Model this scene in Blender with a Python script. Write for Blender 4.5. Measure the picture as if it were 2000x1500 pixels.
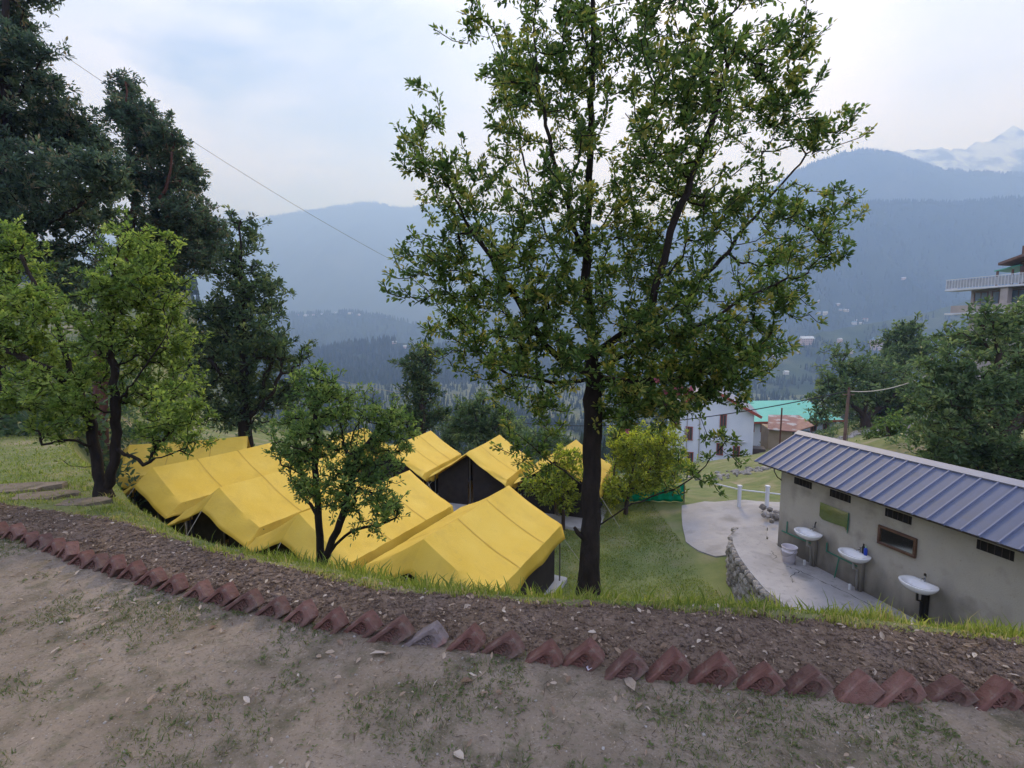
import bpy, bmesh, math, random
import numpy as np
from mathutils import Vector, Matrix, noise as mnoise

for o in list(bpy.data.objects):
    bpy.data.objects.remove(o, do_unlink=True)
scene = bpy.context.scene
R = math.radians

# ------------------------------------------------------------------ camera
PITCH, FPX, EYE = R(5.5), 944.0, 1.6        # focal length in pixels of a 2000 px wide frame
cam_data = bpy.data.cameras.new("camera")
cam_data.sensor_width = 36.0
cam_data.lens = 36.0 * FPX / 2000.0
cam_data.clip_start = 0.05
cam_data.clip_end = 40000.0
cam = bpy.data.objects.new("camera", cam_data)
scene.collection.objects.link(cam)
cam.location = (0, 0, EYE)
cam.rotation_euler = (R(90) - PITCH, 0, 0)
scene.camera = cam

# ------------------------------------------------------------------ sky, sun, exposure
SUN_EL, SUN_AZ = R(34), R(13)               # azimuth clockwise from +Y (the way the camera looks)
world = bpy.data.worlds.new("World")
scene.world = world
world.use_nodes = True
nt = world.node_tree
for n in list(nt.nodes):
    nt.nodes.remove(n)
wo = nt.nodes.new("ShaderNodeOutputWorld")
bg = nt.nodes.new("ShaderNodeBackground")
sky = nt.nodes.new("ShaderNodeTexSky")
sky.sky_type = 'NISHITA'
sky.sun_disc = False
sky.sun_elevation = SUN_EL
sky.sun_rotation = SUN_AZ
sky.altitude = 1900
sky.air_density = 1.0
sky.dust_density = 3.0
sky.ozone_density = 1.5
tc = nt.nodes.new("ShaderNodeTexCoord")
mp = nt.nodes.new("ShaderNodeMapping")
mp.inputs['Scale'].default_value = (1.0, 1.0, 2.2)
mp.inputs['Location'].default_value = (3.1, 0.4, 0.7)
nz = nt.nodes.new("ShaderNodeTexNoise")
nz.inputs['Scale'].default_value = 2.3
nz.inputs['Detail'].default_value = 7
nz.inputs['Roughness'].default_value = 0.55
nz.inputs['Distortion'].default_value = 0.4
cr = nt.nodes.new("ShaderNodeValToRGB")
cr.color_ramp.elements[0].position = 0.36
cr.color_ramp.elements[0].color = (0.12, 0.12, 0.12, 1)
cr.color_ramp.elements[1].position = 0.53
cr.color_ramp.elements[1].color = (1, 1, 1, 1)
# thin cloud: paler and darker veils
nz2 = nt.nodes.new("ShaderNodeTexNoise")
nz2.inputs['Scale'].default_value = 1.6
nz2.inputs['Detail'].default_value = 5
cr2 = nt.nodes.new("ShaderNodeValToRGB")
cr2.color_ramp.elements[0].position = 0.35
cr2.color_ramp.elements[0].color = (5.0, 5.7, 7.9, 1)
cr2.color_ramp.elements[1].position = 0.62
cr2.color_ramp.elements[1].color = (8.0, 8.2, 10.9, 1)
mx = nt.nodes.new("ShaderNodeMix")
mx.data_type = 'RGBA'
nt.links.new(tc.outputs['Generated'], mp.inputs['Vector'])
nt.links.new(mp.outputs['Vector'], nz.inputs['Vector'])
nt.links.new(mp.outputs['Vector'], nz2.inputs['Vector'])
nt.links.new(nz.outputs['Fac'], cr.inputs['Fac'])
nt.links.new(nz2.outputs['Fac'], cr2.inputs['Fac'])
nt.links.new(cr.outputs['Color'], mx.inputs['Factor'])
nt.links.new(sky.outputs['Color'], mx.inputs['A'])
nt.links.new(cr2.outputs['Color'], mx.inputs['B'])
nt.links.new(mx.outputs['Result'], bg.inputs['Color'])
bg.inputs['Strength'].default_value = 0.13
nt.links.new(bg.outputs['Background'], wo.inputs['Surface'])

sun_data = bpy.data.lights.new("sun", 'SUN')
sun_data.energy = 2.1
sun_data.angle = R(9)
sun_data.color = (1.0, 0.985, 0.965)
sun = bpy.data.objects.new("sun", sun_data)
scene.collection.objects.link(sun)
sun.location = (20, 60, 60)
sun_dir = Vector((math.sin(SUN_AZ) * math.cos(SUN_EL), math.cos(SUN_AZ) * math.cos(SUN_EL), math.sin(SUN_EL)))
sun.rotation_euler = (-sun_dir).to_track_quat('-Z', 'Y').to_euler()

scene.view_settings.view_transform = 'Standard'
scene.view_settings.look = 'None'
scene.view_settings.gamma = 1.0
scene.view_settings.exposure = 0.78
scene.view_settings.use_curve_mapping = False
cy = scene.cycles
cy.use_denoising = True
cy.denoiser = 'OPENIMAGEDENOISE'
cy.max_bounces = 5
cy.diffuse_bounces = 2
cy.glossy_bounces = 3
cy.transmission_bounces = 4
cy.volume_bounces = 1
cy.transparent_max_bounces = 8
cy.caustics_reflective = False
cy.caustics_refractive = False
cy.sample_clamp_indirect = 5.0

# ------------------------------------------------------------------ helpers
COL = scene.collection
CP, SP = math.cos(PITCH), math.sin(PITCH)


def P(px, py, s):
    """point seen at pixel (px, py) of the 2000x1500 photograph, s metres ahead of the lens plane"""
    u = (px - 1000) / FPX
    v = (py - 750) / FPX
    return Vector((u * s, (CP - v * SP) * s, EYE - (v * CP + SP) * s))


def tag(o, label=None, cat=None, group=None, kind=None):
    if label: o["label"] = label
    if cat: o["category"] = cat
    if group: o["group"] = group
    if kind: o["kind"] = kind
    return o


def link(name, data, parent=None):
    o = bpy.data.objects.new(name, data)
    COL.objects.link(o)
    if parent is not None:
        o.parent = parent
    return o


def thing(name, label, cat, loc=(0, 0, 0), rz=0.0, group=None):
    o = link(name, None)
    o.empty_display_size = 0.2
    o.location = loc
    o.rotation_euler = (0, 0, rz)
    return tag(o, label, cat, group)


def mesh_np(name, V, Fc, mats, smooth=False, fmat=None, attr=None):
    """V (n,3); Fc (m,k) uniform faces or list of lists"""
    me = bpy.data.meshes.new(name)
    V = np.asarray(V, dtype=np.float32)
    if isinstance(Fc, np.ndarray):
        m, k = Fc.shape
        me.vertices.add(len(V))
        me.vertices.foreach_set("co", V.ravel())
        me.loops.add(m * k)
        me.loops.foreach_set("vertex_index", Fc.astype(np.int32).ravel())
        me.polygons.add(m)
        me.polygons.foreach_set("loop_start", np.arange(0, m * k, k, dtype=np.int32))
        me.polygons.foreach_set("loop_total", np.full(m, k, dtype=np.int32))
        me.update(calc_edges=True)
    else:
        me.from_pydata([tuple(map(float, v)) for v in V], [], Fc)
        me.update()
        m = len(Fc)
    if not isinstance(mats, (list, tuple)):
        mats = [mats]
    for mm in mats:
        me.materials.append(mm)
    if fmat is not None:
        me.polygons.foreach_set("material_index", np.asarray(fmat, dtype=np.int32))
    me.polygons.foreach_set("use_smooth", np.full(m, bool(smooth)))
    if attr is not None:
        for an, dom, arr in attr:
            a = me.attributes.new(an, 'FLOAT', dom)
            a.data.foreach_set("value", np.asarray(arr, dtype=np.float32).ravel())
    me.validate()
    return me


class MB:
    """collects shapes into one mesh"""
    def __init__(self):
        self.v, self.f, self.m = [], [], []

    def add(self, vs, fs, mi=0, M=None):
        b = len(self.v)
        for v in vs:
            v = Vector(v)
            if M is not None: v = M @ v
            self.v.append(v)
        for f in fs:
            self.f.append([b + i for i in f])
            self.m.append(mi)
        return self

    def box(self, c, s, M=None, mi=0, bev=0.0):
        x, y, z = s[0] / 2, s[1] / 2, s[2] / 2
        if bev <= 0:
            vs = [(c[0] + a * x, c[1] + b * y, c[2] + d * z) for a in (-1, 1) for b in (-1, 1) for d in (-1, 1)]
            fs = [(0, 1, 3, 2), (4, 6, 7, 5), (0, 4, 5, 1), (2, 3, 7, 6), (0, 2, 6, 4), (1, 5, 7, 3)]
            return self.add(vs, fs, mi, M)
        bm = bmesh.new()
        bmesh.ops.create_cube(bm, size=1)
        bmesh.ops.scale(bm, vec=(s[0], s[1], s[2]), verts=bm.verts)
        bmesh.ops.bevel(bm, geom=bm.edges[:], offset=bev, segments=1, affect='EDGES')
        bmesh.ops.translate(bm, vec=c, verts=bm.verts)
        bm.verts.ensure_lookup_table()
        vs = [v.co.copy() for v in bm.verts]
        fs = [[v.index for v in f.verts] for f in bm.faces]
        bm.free()
        return self.add(vs, fs, mi, M)

    def bar(self, a, b, w, h=None, mi=0, up=(0, 0, 1)):
        a, b = Vector(a), Vector(b)
        h = h or w
        d = (b - a)
        L = d.length
        d.normalize()
        upv = Vector(up)
        if abs(d.dot(upv)) > 0.98: upv = Vector((0, 1, 0))
        x = d.cross(upv).normalized()
        z = x.cross(d)
        M = Matrix((( x.x, d.x, z.x, a.x), (x.y, d.y, z.y, a.y), (x.z, d.z, z.z, a.z), (0, 0, 0, 1)))
        return self.box((0, L / 2, 0), (w, L, h), M, mi)

    def tube(self, pts, rad, n=8, mi=0, cap=True):
        pts = [Vector(p) for p in pts]
        if not isinstance(rad, (list, tuple)): rad = [rad] * len(pts)
        b = len(self.v)
        prev = None
        for i, p in enumerate(pts):
            d = (pts[min(i + 1, len(pts) - 1)] - pts[max(i - 1, 0)])
            if d.length < 1e-9: d = Vector((0, 0, 1))
            d.normalize()
            if prev is None:
                t = Vector((1, 0, 0)) if abs(d.x) < 0.8 else Vector((0, 1, 0))
                x = d.cross(t).normalized()
            else:
                x = (prev - d * prev.dot(d))
                x = x.normalized() if x.length > 1e-6 else d.orthogonal().normalized()
            prev = x
            y = d.cross(x)
            for k in range(n):
                a = 2 * math.pi * k / n
                self.v.append(p + (x * math.cos(a) + y * math.sin(a)) * rad[i])
        for i in range(len(pts) - 1):
            for k in range(n):
                k2 = (k + 1) % n
                self.f.append([b + i * n + k, b + i * n + k2, b + (i + 1) * n + k2, b + (i + 1) * n + k])
                self.m.append(mi)
        if cap:
            self.f.append([b + k for k in range(n)][::-1]); self.m.append(mi)
            e = b + (len(pts) - 1) * n
            self.f.append([e + k for k in range(n)]); self.m.append(mi)
        return self

    def lathe(self, prof, c=(0, 0, 0), n=20, mi=0, sx=1.0, sy=1.0):
        b = len(self.v)
        for r, z in prof:
            for k in range(n):
                a = 2 * math.pi * k / n
                self.v.append(Vector((c[0] + r * math.cos(a) * sx, c[1] + r * math.sin(a) * sy, c[2] + z)))
        for i in range(len(prof) - 1):
            for k in range(n):
                k2 = (k + 1) % n
                self.f.append([b + i * n + k, b + i * n + k2, b + (i + 1) * n + k2, b + (i + 1) * n + k]); self.m.append(mi)
        return self

    def prism(self, poly, z0, z1, mi=0):
        n = len(poly)
        b = len(self.v)
        for z in (z0, z1):
            for p in poly: self.v.append(Vector((p[0], p[1], z)))
        self.f.append([b + i for i in range(n)][::-1]); self.m.append(mi)
        self.f.append([b + n + i for i in range(n)]); self.m.append(mi)
        for i in range(n):
            j = (i + 1) % n
            self.f.append([b + i, b + j, b + n + j, b + n + i]); self.m.append(mi)
        return self

    def build(self, name, mats, parent=None, smooth=False):
        me = mesh_np(name, np.array([tuple(v) for v in self.v]), self.f, mats, smooth, self.m if self.m else None)
        return link(name, me, parent)


# vectorised value noise
_rs = np.random.RandomState(7)
_perm = _rs.rand(256, 256)


def vnoise(x, y):
    x = np.asarray(x, float); y = np.asarray(y, float)
    xi = np.floor(x).astype(int); yi = np.floor(y).astype(int)
    fx = x - xi; fy = y - yi
    fx = fx * fx * (3 - 2 * fx); fy = fy * fy * (3 - 2 * fy)
    a = _perm[xi % 256, yi % 256]; b = _perm[(xi + 1) % 256, yi % 256]
    c = _perm[xi % 256, (yi + 1) % 256]; d = _perm[(xi + 1) % 256, (yi + 1) % 256]
    return (a + (b - a) * fx) * (1 - fy) + (c + (d - c) * fx) * fy


def fbm(x, y, oct=4, gain=0.5):
    t = 0.0; a = 1.0; n = 0.0
    for i in range(oct):
        t = t + a * (vnoise(x * 2 ** i + 17.3 * i, y * 2 ** i + 5.1 * i) - 0.5)
        n += a; a *= gain
    return t / n * 2.0      # about -1..1


def sstep(a, b, x):
    t = np.clip((np.asarray(x, float) - a) / (b - a), 0, 1)
    return t * t * (3 - 2 * t)


# ------------------------------------------------------------------ materials
def base_mat(name):
    m = bpy.data.materials.new(name)
    m.use_nodes = True
    t = m.node_tree
    b = t.nodes['Principled BSDF']
    return m, t, b


def pmat(name, c1, c2=None, scale=4.0, rough=0.85, bump=0.0, bscale=None, detail=6.0, metal=0.0, spec=0.3, lo=0.35, hi=0.65,
         c3=None, scale3=1.0, lo3=0.5, hi3=0.7, stretch=(1, 1, 1), rvar=0.0):
    m, t, b = base_mat(name)
    b.inputs['Roughness'].default_value = rough
    b.inputs['Metallic'].default_value = metal
    b.inputs['Specular IOR Level'].default_value = spec
    N, L = t.nodes, t.links
    co = N.new('ShaderNodeTexCoord')
    mpn = N.new('ShaderNodeMapping')
    mpn.inputs['Scale'].default_value = stretch
    L.new(co.outputs['Object'], mpn.inputs['Vector'])
    if c2 is None:
        c2 = tuple(c * 0.8 for c in c1)
    nzn = N.new('ShaderNodeTexNoise')
    nzn.inputs['Scale'].default_value = scale
    nzn.inputs['Detail'].default_value = detail
    nzn.inputs['Roughness'].default_value = 0.6
    L.new(mpn.outputs['Vector'], nzn.inputs['Vector'])
    rp = N.new('ShaderNodeValToRGB')
    rp.color_ramp.elements[0].position = lo; rp.color_ramp.elements[0].color = (*c1, 1)
    rp.color_ramp.elements[1].position = hi; rp.color_ramp.elements[1].color = (*c2, 1)
    L.new(nzn.outputs['Fac'], rp.inputs['Fac'])
    out = rp.outputs['Color']
    if c3 is not None:
        n3 = N.new('ShaderNodeTexNoise')
        n3.inputs['Scale'].default_value = scale3
        n3.inputs['Detail'].default_value = 5
        L.new(mpn.outputs['Vector'], n3.inputs['Vector'])
        r3 = N.new('ShaderNodeValToRGB')
        r3.color_ramp.elements[0].position = lo3; r3.color_ramp.elements[0].color = (0, 0, 0, 1)
        r3.color_ramp.elements[1].position = hi3; r3.color_ramp.elements[1].color = (1, 1, 1, 1)
        L.new(n3.outputs['Fac'], r3.inputs['Fac'])
        mxn = N.new('ShaderNodeMix'); mxn.data_type = 'RGBA'
        L.new(r3.outputs['Color'], mxn.inputs['Factor'])
        L.new(out, mxn.inputs['A'])
        mxn.inputs['B'].default_value = (*c3, 1)
        out = mxn.outputs['Result']
    L.new(out, b.inputs['Base Color'])
    if bump > 0:
        nb = N.new('ShaderNodeTexNoise')
        nb.inputs['Scale'].default_value = bscale or scale * 4
        nb.inputs['Detail'].default_value = 8
        nb.inputs['Roughness'].default_value = 0.65
        L.new(mpn.outputs['Vector'], nb.inputs['Vector'])
        bp = N.new('ShaderNodeBump')
        bp.inputs['Strength'].default_value = min(1.0, bump)
        bp.inputs['Distance'].default_value = 0.02
        L.new(nb.outputs['Fac'], bp.inputs['Height'])
        L.new(bp.outputs['Normal'], b.inputs['Normal'])
    if rvar > 0:
        mr = N.new('ShaderNodeMapRange')
        mr.inputs['To Min'].default_value = rough - rvar
        mr.inputs['To Max'].default_value = min(1, rough + rvar)
        L.new(nzn.outputs['Fac'], mr.inputs['Value'])
        L.new(mr.outputs['Result'], b.inputs['Roughness'])
    return m


def leaf_mat(name, cols, trans=0.4, rough=0.45, spec=0.35):
    """cols: list of (pos, colour) looked up with the per-leaf number 'rnd'"""
    m, t, b = base_mat(name)
    N, L = t.nodes, t.links
    at = N.new('ShaderNodeAttribute'); at.attribute_name = 'rnd'
    rp = N.new('ShaderNodeValToRGB')
    el = rp.color_ramp.elements
    while len(el) < len(cols): el.new(0.5)
    for e, (p, c) in zip(el, cols):
        e.position = p; e.color = (*c, 1)
    L.new(at.outputs['Fac'], rp.inputs['Fac'])
    L.new(rp.outputs['Color'], b.inputs['Base Color'])
    b.inputs['Roughness'].default_value = rough
    b.inputs['Specular IOR Level'].default_value = spec
    tr = N.new('ShaderNodeBsdfTranslucent')
    hs = N.new('ShaderNodeHueSaturation')
    hs.inputs['Saturation'].default_value = 1.1
    hs.inputs['Value'].default_value = 1.9
    L.new(rp.outputs['Color'], hs.inputs['Color'])
    L.new(hs.outputs['Color'], tr.inputs['Color'])
    ms = N.new('ShaderNodeMixShader')
    ms.inputs['Fac'].default_value = trans
    L.new(b.outputs['BSDF'], ms.inputs[1])
    L.new(tr.outputs['BSDF'], ms.inputs[2])
    L.new(ms.outputs['Shader'], N['Material Output'].inputs['Surface'])
    return m


M_dirt = pmat('dirt', (0.186, 0.150, 0.115), (0.270, 0.222, 0.174), 2.2, 0.95, 1.0, 26, c3=(0.112, 0.096, 0.065), scale3=5.5, lo3=0.50, hi3=0.70)
M_soil = pmat('tilled_soil', (0.110, 0.077, 0.057), (0.195, 0.143, 0.110), 9, 0.97, 0.9, 38, c3=(0.17, 0.13, 0.11), scale3=3, lo3=0.55, hi3=0.75)
M_turf = pmat('turf', (0.10, 0.135, 0.040), (0.17, 0.185, 0.075), 2.6, 0.95, 0.5, 30, c3=(0.27, 0.225, 0.15), scale3=0.9, lo3=0.52, hi3=0.72)
M_lawn = pmat('lawn_turf', (0.10, 0.135, 0.045), (0.16, 0.185, 0.07), 1.7, 0.95, 0.5, 25, c3=(0.21, 0.19, 0.115), scale3=0.8, lo3=0.50, hi3=0.75)
M_wild = pmat('hillside_scrub', (0.045, 0.07, 0.03), (0.10, 0.12, 0.05), 0.25, 0.98, 0.0, c3=(0.2, 0.17, 0.12), scale3=0.12, lo3=0.55, hi3=0.7)
M_brick = pmat('red_brick', (0.115, 0.052, 0.044), (0.170, 0.088, 0.074), 14, 0.92, 0.5, 70, c3=(0.105, 0.075, 0.065), scale3=7, lo3=0.48, hi3=0.75)
M_brick2 = pmat('pale_brick', (0.155, 0.075, 0.062), (0.205, 0.115, 0.098), 14, 0.92, 0.5, 70, c3=(0.12, 0.09, 0.08), scale3=7, lo3=0.5, hi3=0.75)
M_brick4 = pmat('sooty_brick', (0.100, 0.052, 0.045), (0.150, 0.085, 0.073), 12, 0.95, 0.6, 60, c3=(0.16, 0.14, 0.12), scale3=8, lo3=0.5, hi3=0.72)
M_brick3 = pmat('mortared_brick', (0.15, 0.125, 0.125), (0.24, 0.205, 0.21), 10, 0.95, 0.6, 60, c3=(0.30, 0.14, 0.115), scale3=9, lo3=0.55, hi3=0.7)
M_bark = pmat('dark_bark', (0.009, 0.007, 0.006), (0.024, 0.018, 0.015), 16, 0.95, 1.0, 45, stretch=(1, 1, 0.35))
M_bark2 = pmat('brown_bark', (0.035, 0.025, 0.02), (0.06, 0.043, 0.035), 10, 0.95, 0.8, 30, stretch=(1, 1, 0.35))
M_bark_red = pmat('reddish_bark', (0.075, 0.032, 0.026), (0.11, 0.052, 0.040), 10, 0.95, 0.8, 30, stretch=(1, 1, 0.3))
M_conc = pmat('concrete', (0.29, 0.285, 0.295), (0.37, 0.36, 0.37), 1.4, 0.9, 0.25, 40, c3=(0.19, 0.185, 0.185), scale3=1.6, lo3=0.58, hi3=0.78)
M_plaster = pmat('grey_plaster', (0.345, 0.325, 0.288), (0.41, 0.385, 0.342), 1.1, 0.92, 0.3, 50, c3=(0.16, 0.147, 0.13), scale3=1.7, lo3=0.56, hi3=0.8)
M_stone = pmat('field_stone', (0.22, 0.205, 0.19), (0.36, 0.34, 0.32), 5, 0.92, 0.6, 30)
M_stone2 = pmat('dark_field_stone', (0.13, 0.12, 0.11), (0.24, 0.22, 0.20), 6, 0.92, 0.6, 30)


def add_damp(m, h0, h1, col, scale):
    """dark damp tide-marks rising from the foot of a wall, broken up by noise"""
    t = m.node_tree; N, L = t.nodes, t.links
    b = N['Principled BSDF']
    src = b.inputs['Base Color'].links[0].from_socket
    co = N.new('ShaderNodeTexCoord'); sx = N.new('ShaderNodeSeparateXYZ')
    L.new(co.outputs['Object'], sx.inputs['Vector'])
    mpn = N.new('ShaderNodeMapping'); mpn.inputs['Scale'].default_value = (1, 1, 0.35)
    L.new(co.outputs['Object'], mpn.inputs['Vector'])
    nz_ = N.new('ShaderNodeTexNoise'); nz_.inputs['Scale'].default_value = scale; nz_.inputs['Detail'].default_value = 7
    L.new(mpn.outputs['Vector'], nz_.inputs['Vector'])
    ma = N.new('ShaderNodeMath'); ma.operation = 'MULTIPLY_ADD'
    L.new(nz_.outputs['Fac'], ma.inputs[0]); ma.inputs[1].default_value = -1.5
    L.new(sx.outputs['Z'], ma.inputs[2])
    mr = N.new('ShaderNodeMapRange'); mr.inputs['From Min'].default_value = h0 - 0.75; mr.inputs['From Max'].default_value = h1 - 0.75
    mr.inputs['To Min'].default_value = 0.9; mr.inputs['To Max'].default_value = 0.0
    L.new(ma.outputs['Value'], mr.inputs['Value'])
    mxn = N.new('ShaderNodeMix'); mxn.data_type = 'RGBA'
    L.new(mr.outputs['Result'], mxn.inputs['Factor']); L.new(src, mxn.inputs['A']); mxn.inputs['B'].default_value = (*col, 1)
    L.new(mxn.outputs['Result'], b.inputs['Base Color'])


add_damp(M_plaster, 0.05, 0.85, (0.105, 0.098, 0.088), 2.4)
M_white = pmat('white_ceramic', (0.78, 0.79, 0.82), (0.74, 0.75, 0.79), 3, 0.18, spec=0.5)
M_plastic = pmat('white_plastic', (0.62, 0.60, 0.68), (0.52, 0.50, 0.58), 4, 0.45, spec=0.4)
M_chrome = pmat('chrome', (0.55, 0.54, 0.53), (0.45, 0.44, 0.43), 6, 0.25, metal=1.0)
M_green_pipe = pmat('green_pipe', (0.03, 0.16, 0.11), (0.04, 0.20, 0.14), 6, 0.5)
M_grey_pipe = pmat('grey_pipe', (0.36, 0.355, 0.35), (0.27, 0.26, 0.25), 6, 0.6)
M_blue_plastic = pmat('blue_plastic', (0.02, 0.06, 0.45), (0.02, 0.05, 0.36), 6, 0.35)
M_black_plastic = pmat('black_plastic', (0.02, 0.02, 0.022), (0.03, 0.03, 0.03), 6, 0.4)
M_roof_blue = pmat('blue_grey_sheet', (0.085, 0.105, 0.170), (0.105, 0.125, 0.195), 1.3, 0.58, 0.0, metal=0.0, spec=0.22, c3=(0.10, 0.11, 0.15), scale3=2.6, lo3=0.55, hi3=0.8, rvar=0.08)
M_roof_rib = pmat('blue_grey_rib', (0.11, 0.13, 0.21), (0.135, 0.155, 0.24), 1.3, 0.5, metal=0.1, spec=0.3)
M_fascia = pmat('dark_steel', (0.055, 0.045, 0.045), (0.10, 0.075, 0.07), 8, 0.6)
M_dark = pmat('dark_void', (0.012, 0.011, 0.011), (0.02, 0.018, 0.017), 6, 0.9)
M_wood = pmat('brown_wood', (0.085, 0.045, 0.032), (0.13, 0.075, 0.05), 7, 0.6, 0.3, 40, stretch=(1, 1, 6))
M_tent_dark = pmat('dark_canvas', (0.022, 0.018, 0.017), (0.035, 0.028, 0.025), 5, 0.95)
M_rope = pmat('pale_rope', (0.45, 0.43, 0.38), (0.35, 0.33, 0.29), 30, 0.9)
M_metal_pole = pmat('steel_pole', (0.13, 0.125, 0.12), (0.18, 0.17, 0.16), 8, 0.5, metal=0.6)
M_whitepaint = pmat('white_paint', (0.62, 0.64, 0.69), (0.55, 0.57, 0.62), 2, 0.6)
M_housewall = pmat('pale_house_wall', (0.60, 0.65, 0.75), (0.66, 0.70, 0.79), 0.7, 0.85)
M_redtrim = pmat('red_trim', (0.34, 0.085, 0.06), (0.28, 0.07, 0.05), 2, 0.6)
M_greenroof = pmat('green_sheet_roof', (0.10, 0.42, 0.34), (0.13, 0.47, 0.39), 0.5, 0.5)
M_rustroof = pmat('rusty_sheet_roof', (0.20, 0.095, 0.085), (0.27, 0.15, 0.14), 1.2, 0.7, c3=(0.36, 0.36, 0.39), scale3=0.8, lo3=0.52, hi3=0.62)
M_tanwall = pmat('tan_wall', (0.40, 0.31, 0.23), (0.46, 0.37, 0.28), 1, 0.9)
M_window = pmat('window_dark', (0.05, 0.048, 0.055), (0.075, 0.07, 0.075), 2, 0.25, spec=0.5)
M_glassdoor = pmat('window_glass', (0.12, 0.17, 0.22), (0.16, 0.22, 0.27), 2, 0.15, spec=0.6)
M_hotelwall = pmat('hotel_wall', (0.33, 0.30, 0.29), (0.42, 0.37, 0.35), 1.2, 0.9)
M_hotelwood = pmat('hotel_wood', (0.14, 0.085, 0.07), (0.19, 0.12, 0.095), 2, 0.75)
M_wire = pmat('wire', (0.03, 0.03, 0.032), (0.04, 0.04, 0.04), 5, 0.6)
M_wire_light = pmat('pale_wire', (0.32, 0.33, 0.34), (0.26, 0.27, 0.28), 5, 0.5)
M_net = leaf_mat('green_net', [(0, (0.0, 0.21, 0.13)), (1, (0.0, 0.30, 0.20))], 0.35, 0.7)
M_pink = leaf_mat('pink_petals', [(0, (0.50, 0.14, 0.24)), (1, (0.62, 0.28, 0.36))], 0.4)

# foliage colours
M_leaf_main = leaf_mat('oak_leaves', [(0.0, (0.034, 0.068, 0.021)), (0.45, (0.074, 0.130, 0.034)), (0.78, (0.140, 0.195, 0.050)), (1.0, (0.27, 0.26, 0.070))], 0.5)
M_leaf_pear = leaf_mat('pear_leaves', [(0.0, (0.065, 0.115, 0.030)), (0.5, (0.150, 0.220, 0.055)), (1.0, (0.28, 0.35, 0.095))], 0.52)
M_leaf_small = leaf_mat('young_leaves', [(0.0, (0.045, 0.090, 0.030)), (0.5, (0.100, 0.165, 0.050)), (1.0, (0.20, 0.27, 0.080))], 0.5)
M_leaf_dark = leaf_mat('evergreen_leaves', [(0.0, (0.032, 0.062, 0.034)), (0.55, (0.070, 0.115, 0.050)), (1.0, (0.16, 0.20, 0.075))], 0.4)
M_leaf_cedar = leaf_mat('cedar_sprays', [(0.0, (0.036, 0.064, 0.048)), (0.6, (0.076, 0.120, 0.072)), (0.85, (0.105, 0.140, 0.080)), (1.0, (0.18, 0.155, 0.10))], 0.42)
M_leaf_yellow = leaf_mat('yellow_green_leaves', [(0.0, (0.10, 0.13, 0.026)), (0.4, (0.22, 0.28, 0.045)), (1.0, (0.44, 0.44, 0.07))], 0.52)
M_leaf_right = leaf_mat('willow_leaves', [(0.0, (0.046, 0.080, 0.038)), (0.55, (0.096, 0.152, 0.064)), (1.0, (0.20, 0.255, 0.11))], 0.44)
M_grass = leaf_mat('grass_blades', [(0.0, (0.085, 0.125, 0.030)), (0.5, (0.175, 0.225, 0.050)), (0.8, (0.27, 0.285, 0.085)), (1.0, (0.34, 0.29, 0.15))], 0.5, 0.6, 0.2)
M_weed = leaf_mat('weed_blades', [(0.0, (0.065, 0.095, 0.034)), (0.6, (0.115, 0.145, 0.055)), (1.0, (0.22, 0.20, 0.11))], 0.3, 0.7, 0.2)
M_litter = leaf_mat('dry_leaves', [(0.0, (0.16, 0.105, 0.075)), (0.5, (0.31, 0.24, 0.18)), (1.0, (0.47, 0.41, 0.35))], 0.15, 0.8, 0.2)
M_forest = leaf_mat('conifer_forest', [(0.0, (0.026, 0.040, 0.022)), (0.7, (0.038, 0.053, 0.028)), (1.0, (0.055, 0.066, 0.035))], 0.0, 0.9, 0.1)


def add_speck(m, scale, lo, hi, col, fac):
    """fine grit: small light or dark specks over the base colour"""
    t = m.node_tree; N, L = t.nodes, t.links
    b = N['Principled BSDF']
    src = b.inputs['Base Color'].links[0].from_socket
    co = N.new('ShaderNodeTexCoord')
    nz_ = N.new('ShaderNodeTexNoise'); nz_.inputs['Scale'].default_value = scale; nz_.inputs['Detail'].default_value = 3; nz_.inputs['Roughness'].default_value = 0.7
    L.new(co.outputs['Object'], nz_.inputs['Vector'])
    mr = N.new('ShaderNodeMapRange'); mr.inputs['From Min'].default_value = lo; mr.inputs['From Max'].default_value = hi; mr.inputs['To Max'].default_value = fac
    L.new(nz_.outputs['Fac'], mr.inputs['Value'])
    mxn = N.new('ShaderNodeMix'); mxn.data_type = 'RGBA'
    L.new(mr.outputs['Result'], mxn.inputs['Factor']); L.new(src, mxn.inputs['A']); mxn.inputs['B'].default_value = (*col, 1)
    L.new(mxn.outputs['Result'], b.inputs['Base Color'])


add_speck(M_dirt, 60, 0.56, 0.68, (0.07, 0.055, 0.042), 0.75)
add_speck(M_dirt, 95, 0.60, 0.70, (0.42, 0.37, 0.31), 0.6)
add_speck(M_dirt, 14, 0.55, 0.70, (0.10, 0.105, 0.055), 0.55)
add_speck(M_soil, 70, 0.56, 0.68, (0.30, 0.25, 0.20), 0.6)
add_speck(M_soil, 45, 0.55, 0.66, (0.035, 0.026, 0.022), 0.8)
for m_ in (M_brick, M_brick2, M_brick3, M_brick4):
    add_speck(m_, 45, 0.56, 0.70, (0.06, 0.05, 0.042), 0.7)
    add_speck(m_, 22, 0.58, 0.72, (0.25, 0.20, 0.17), 0.5)
add_speck(M_conc, 9, 0.55, 0.72, (0.16, 0.155, 0.15), 0.5)
add_speck(M_plaster, 26, 0.58, 0.74, (0.17, 0.158, 0.14), 0.45)
add_speck(M_roof_blue, 7, 0.58, 0.75, (0.10, 0.10, 0.115), 0.45)
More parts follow.
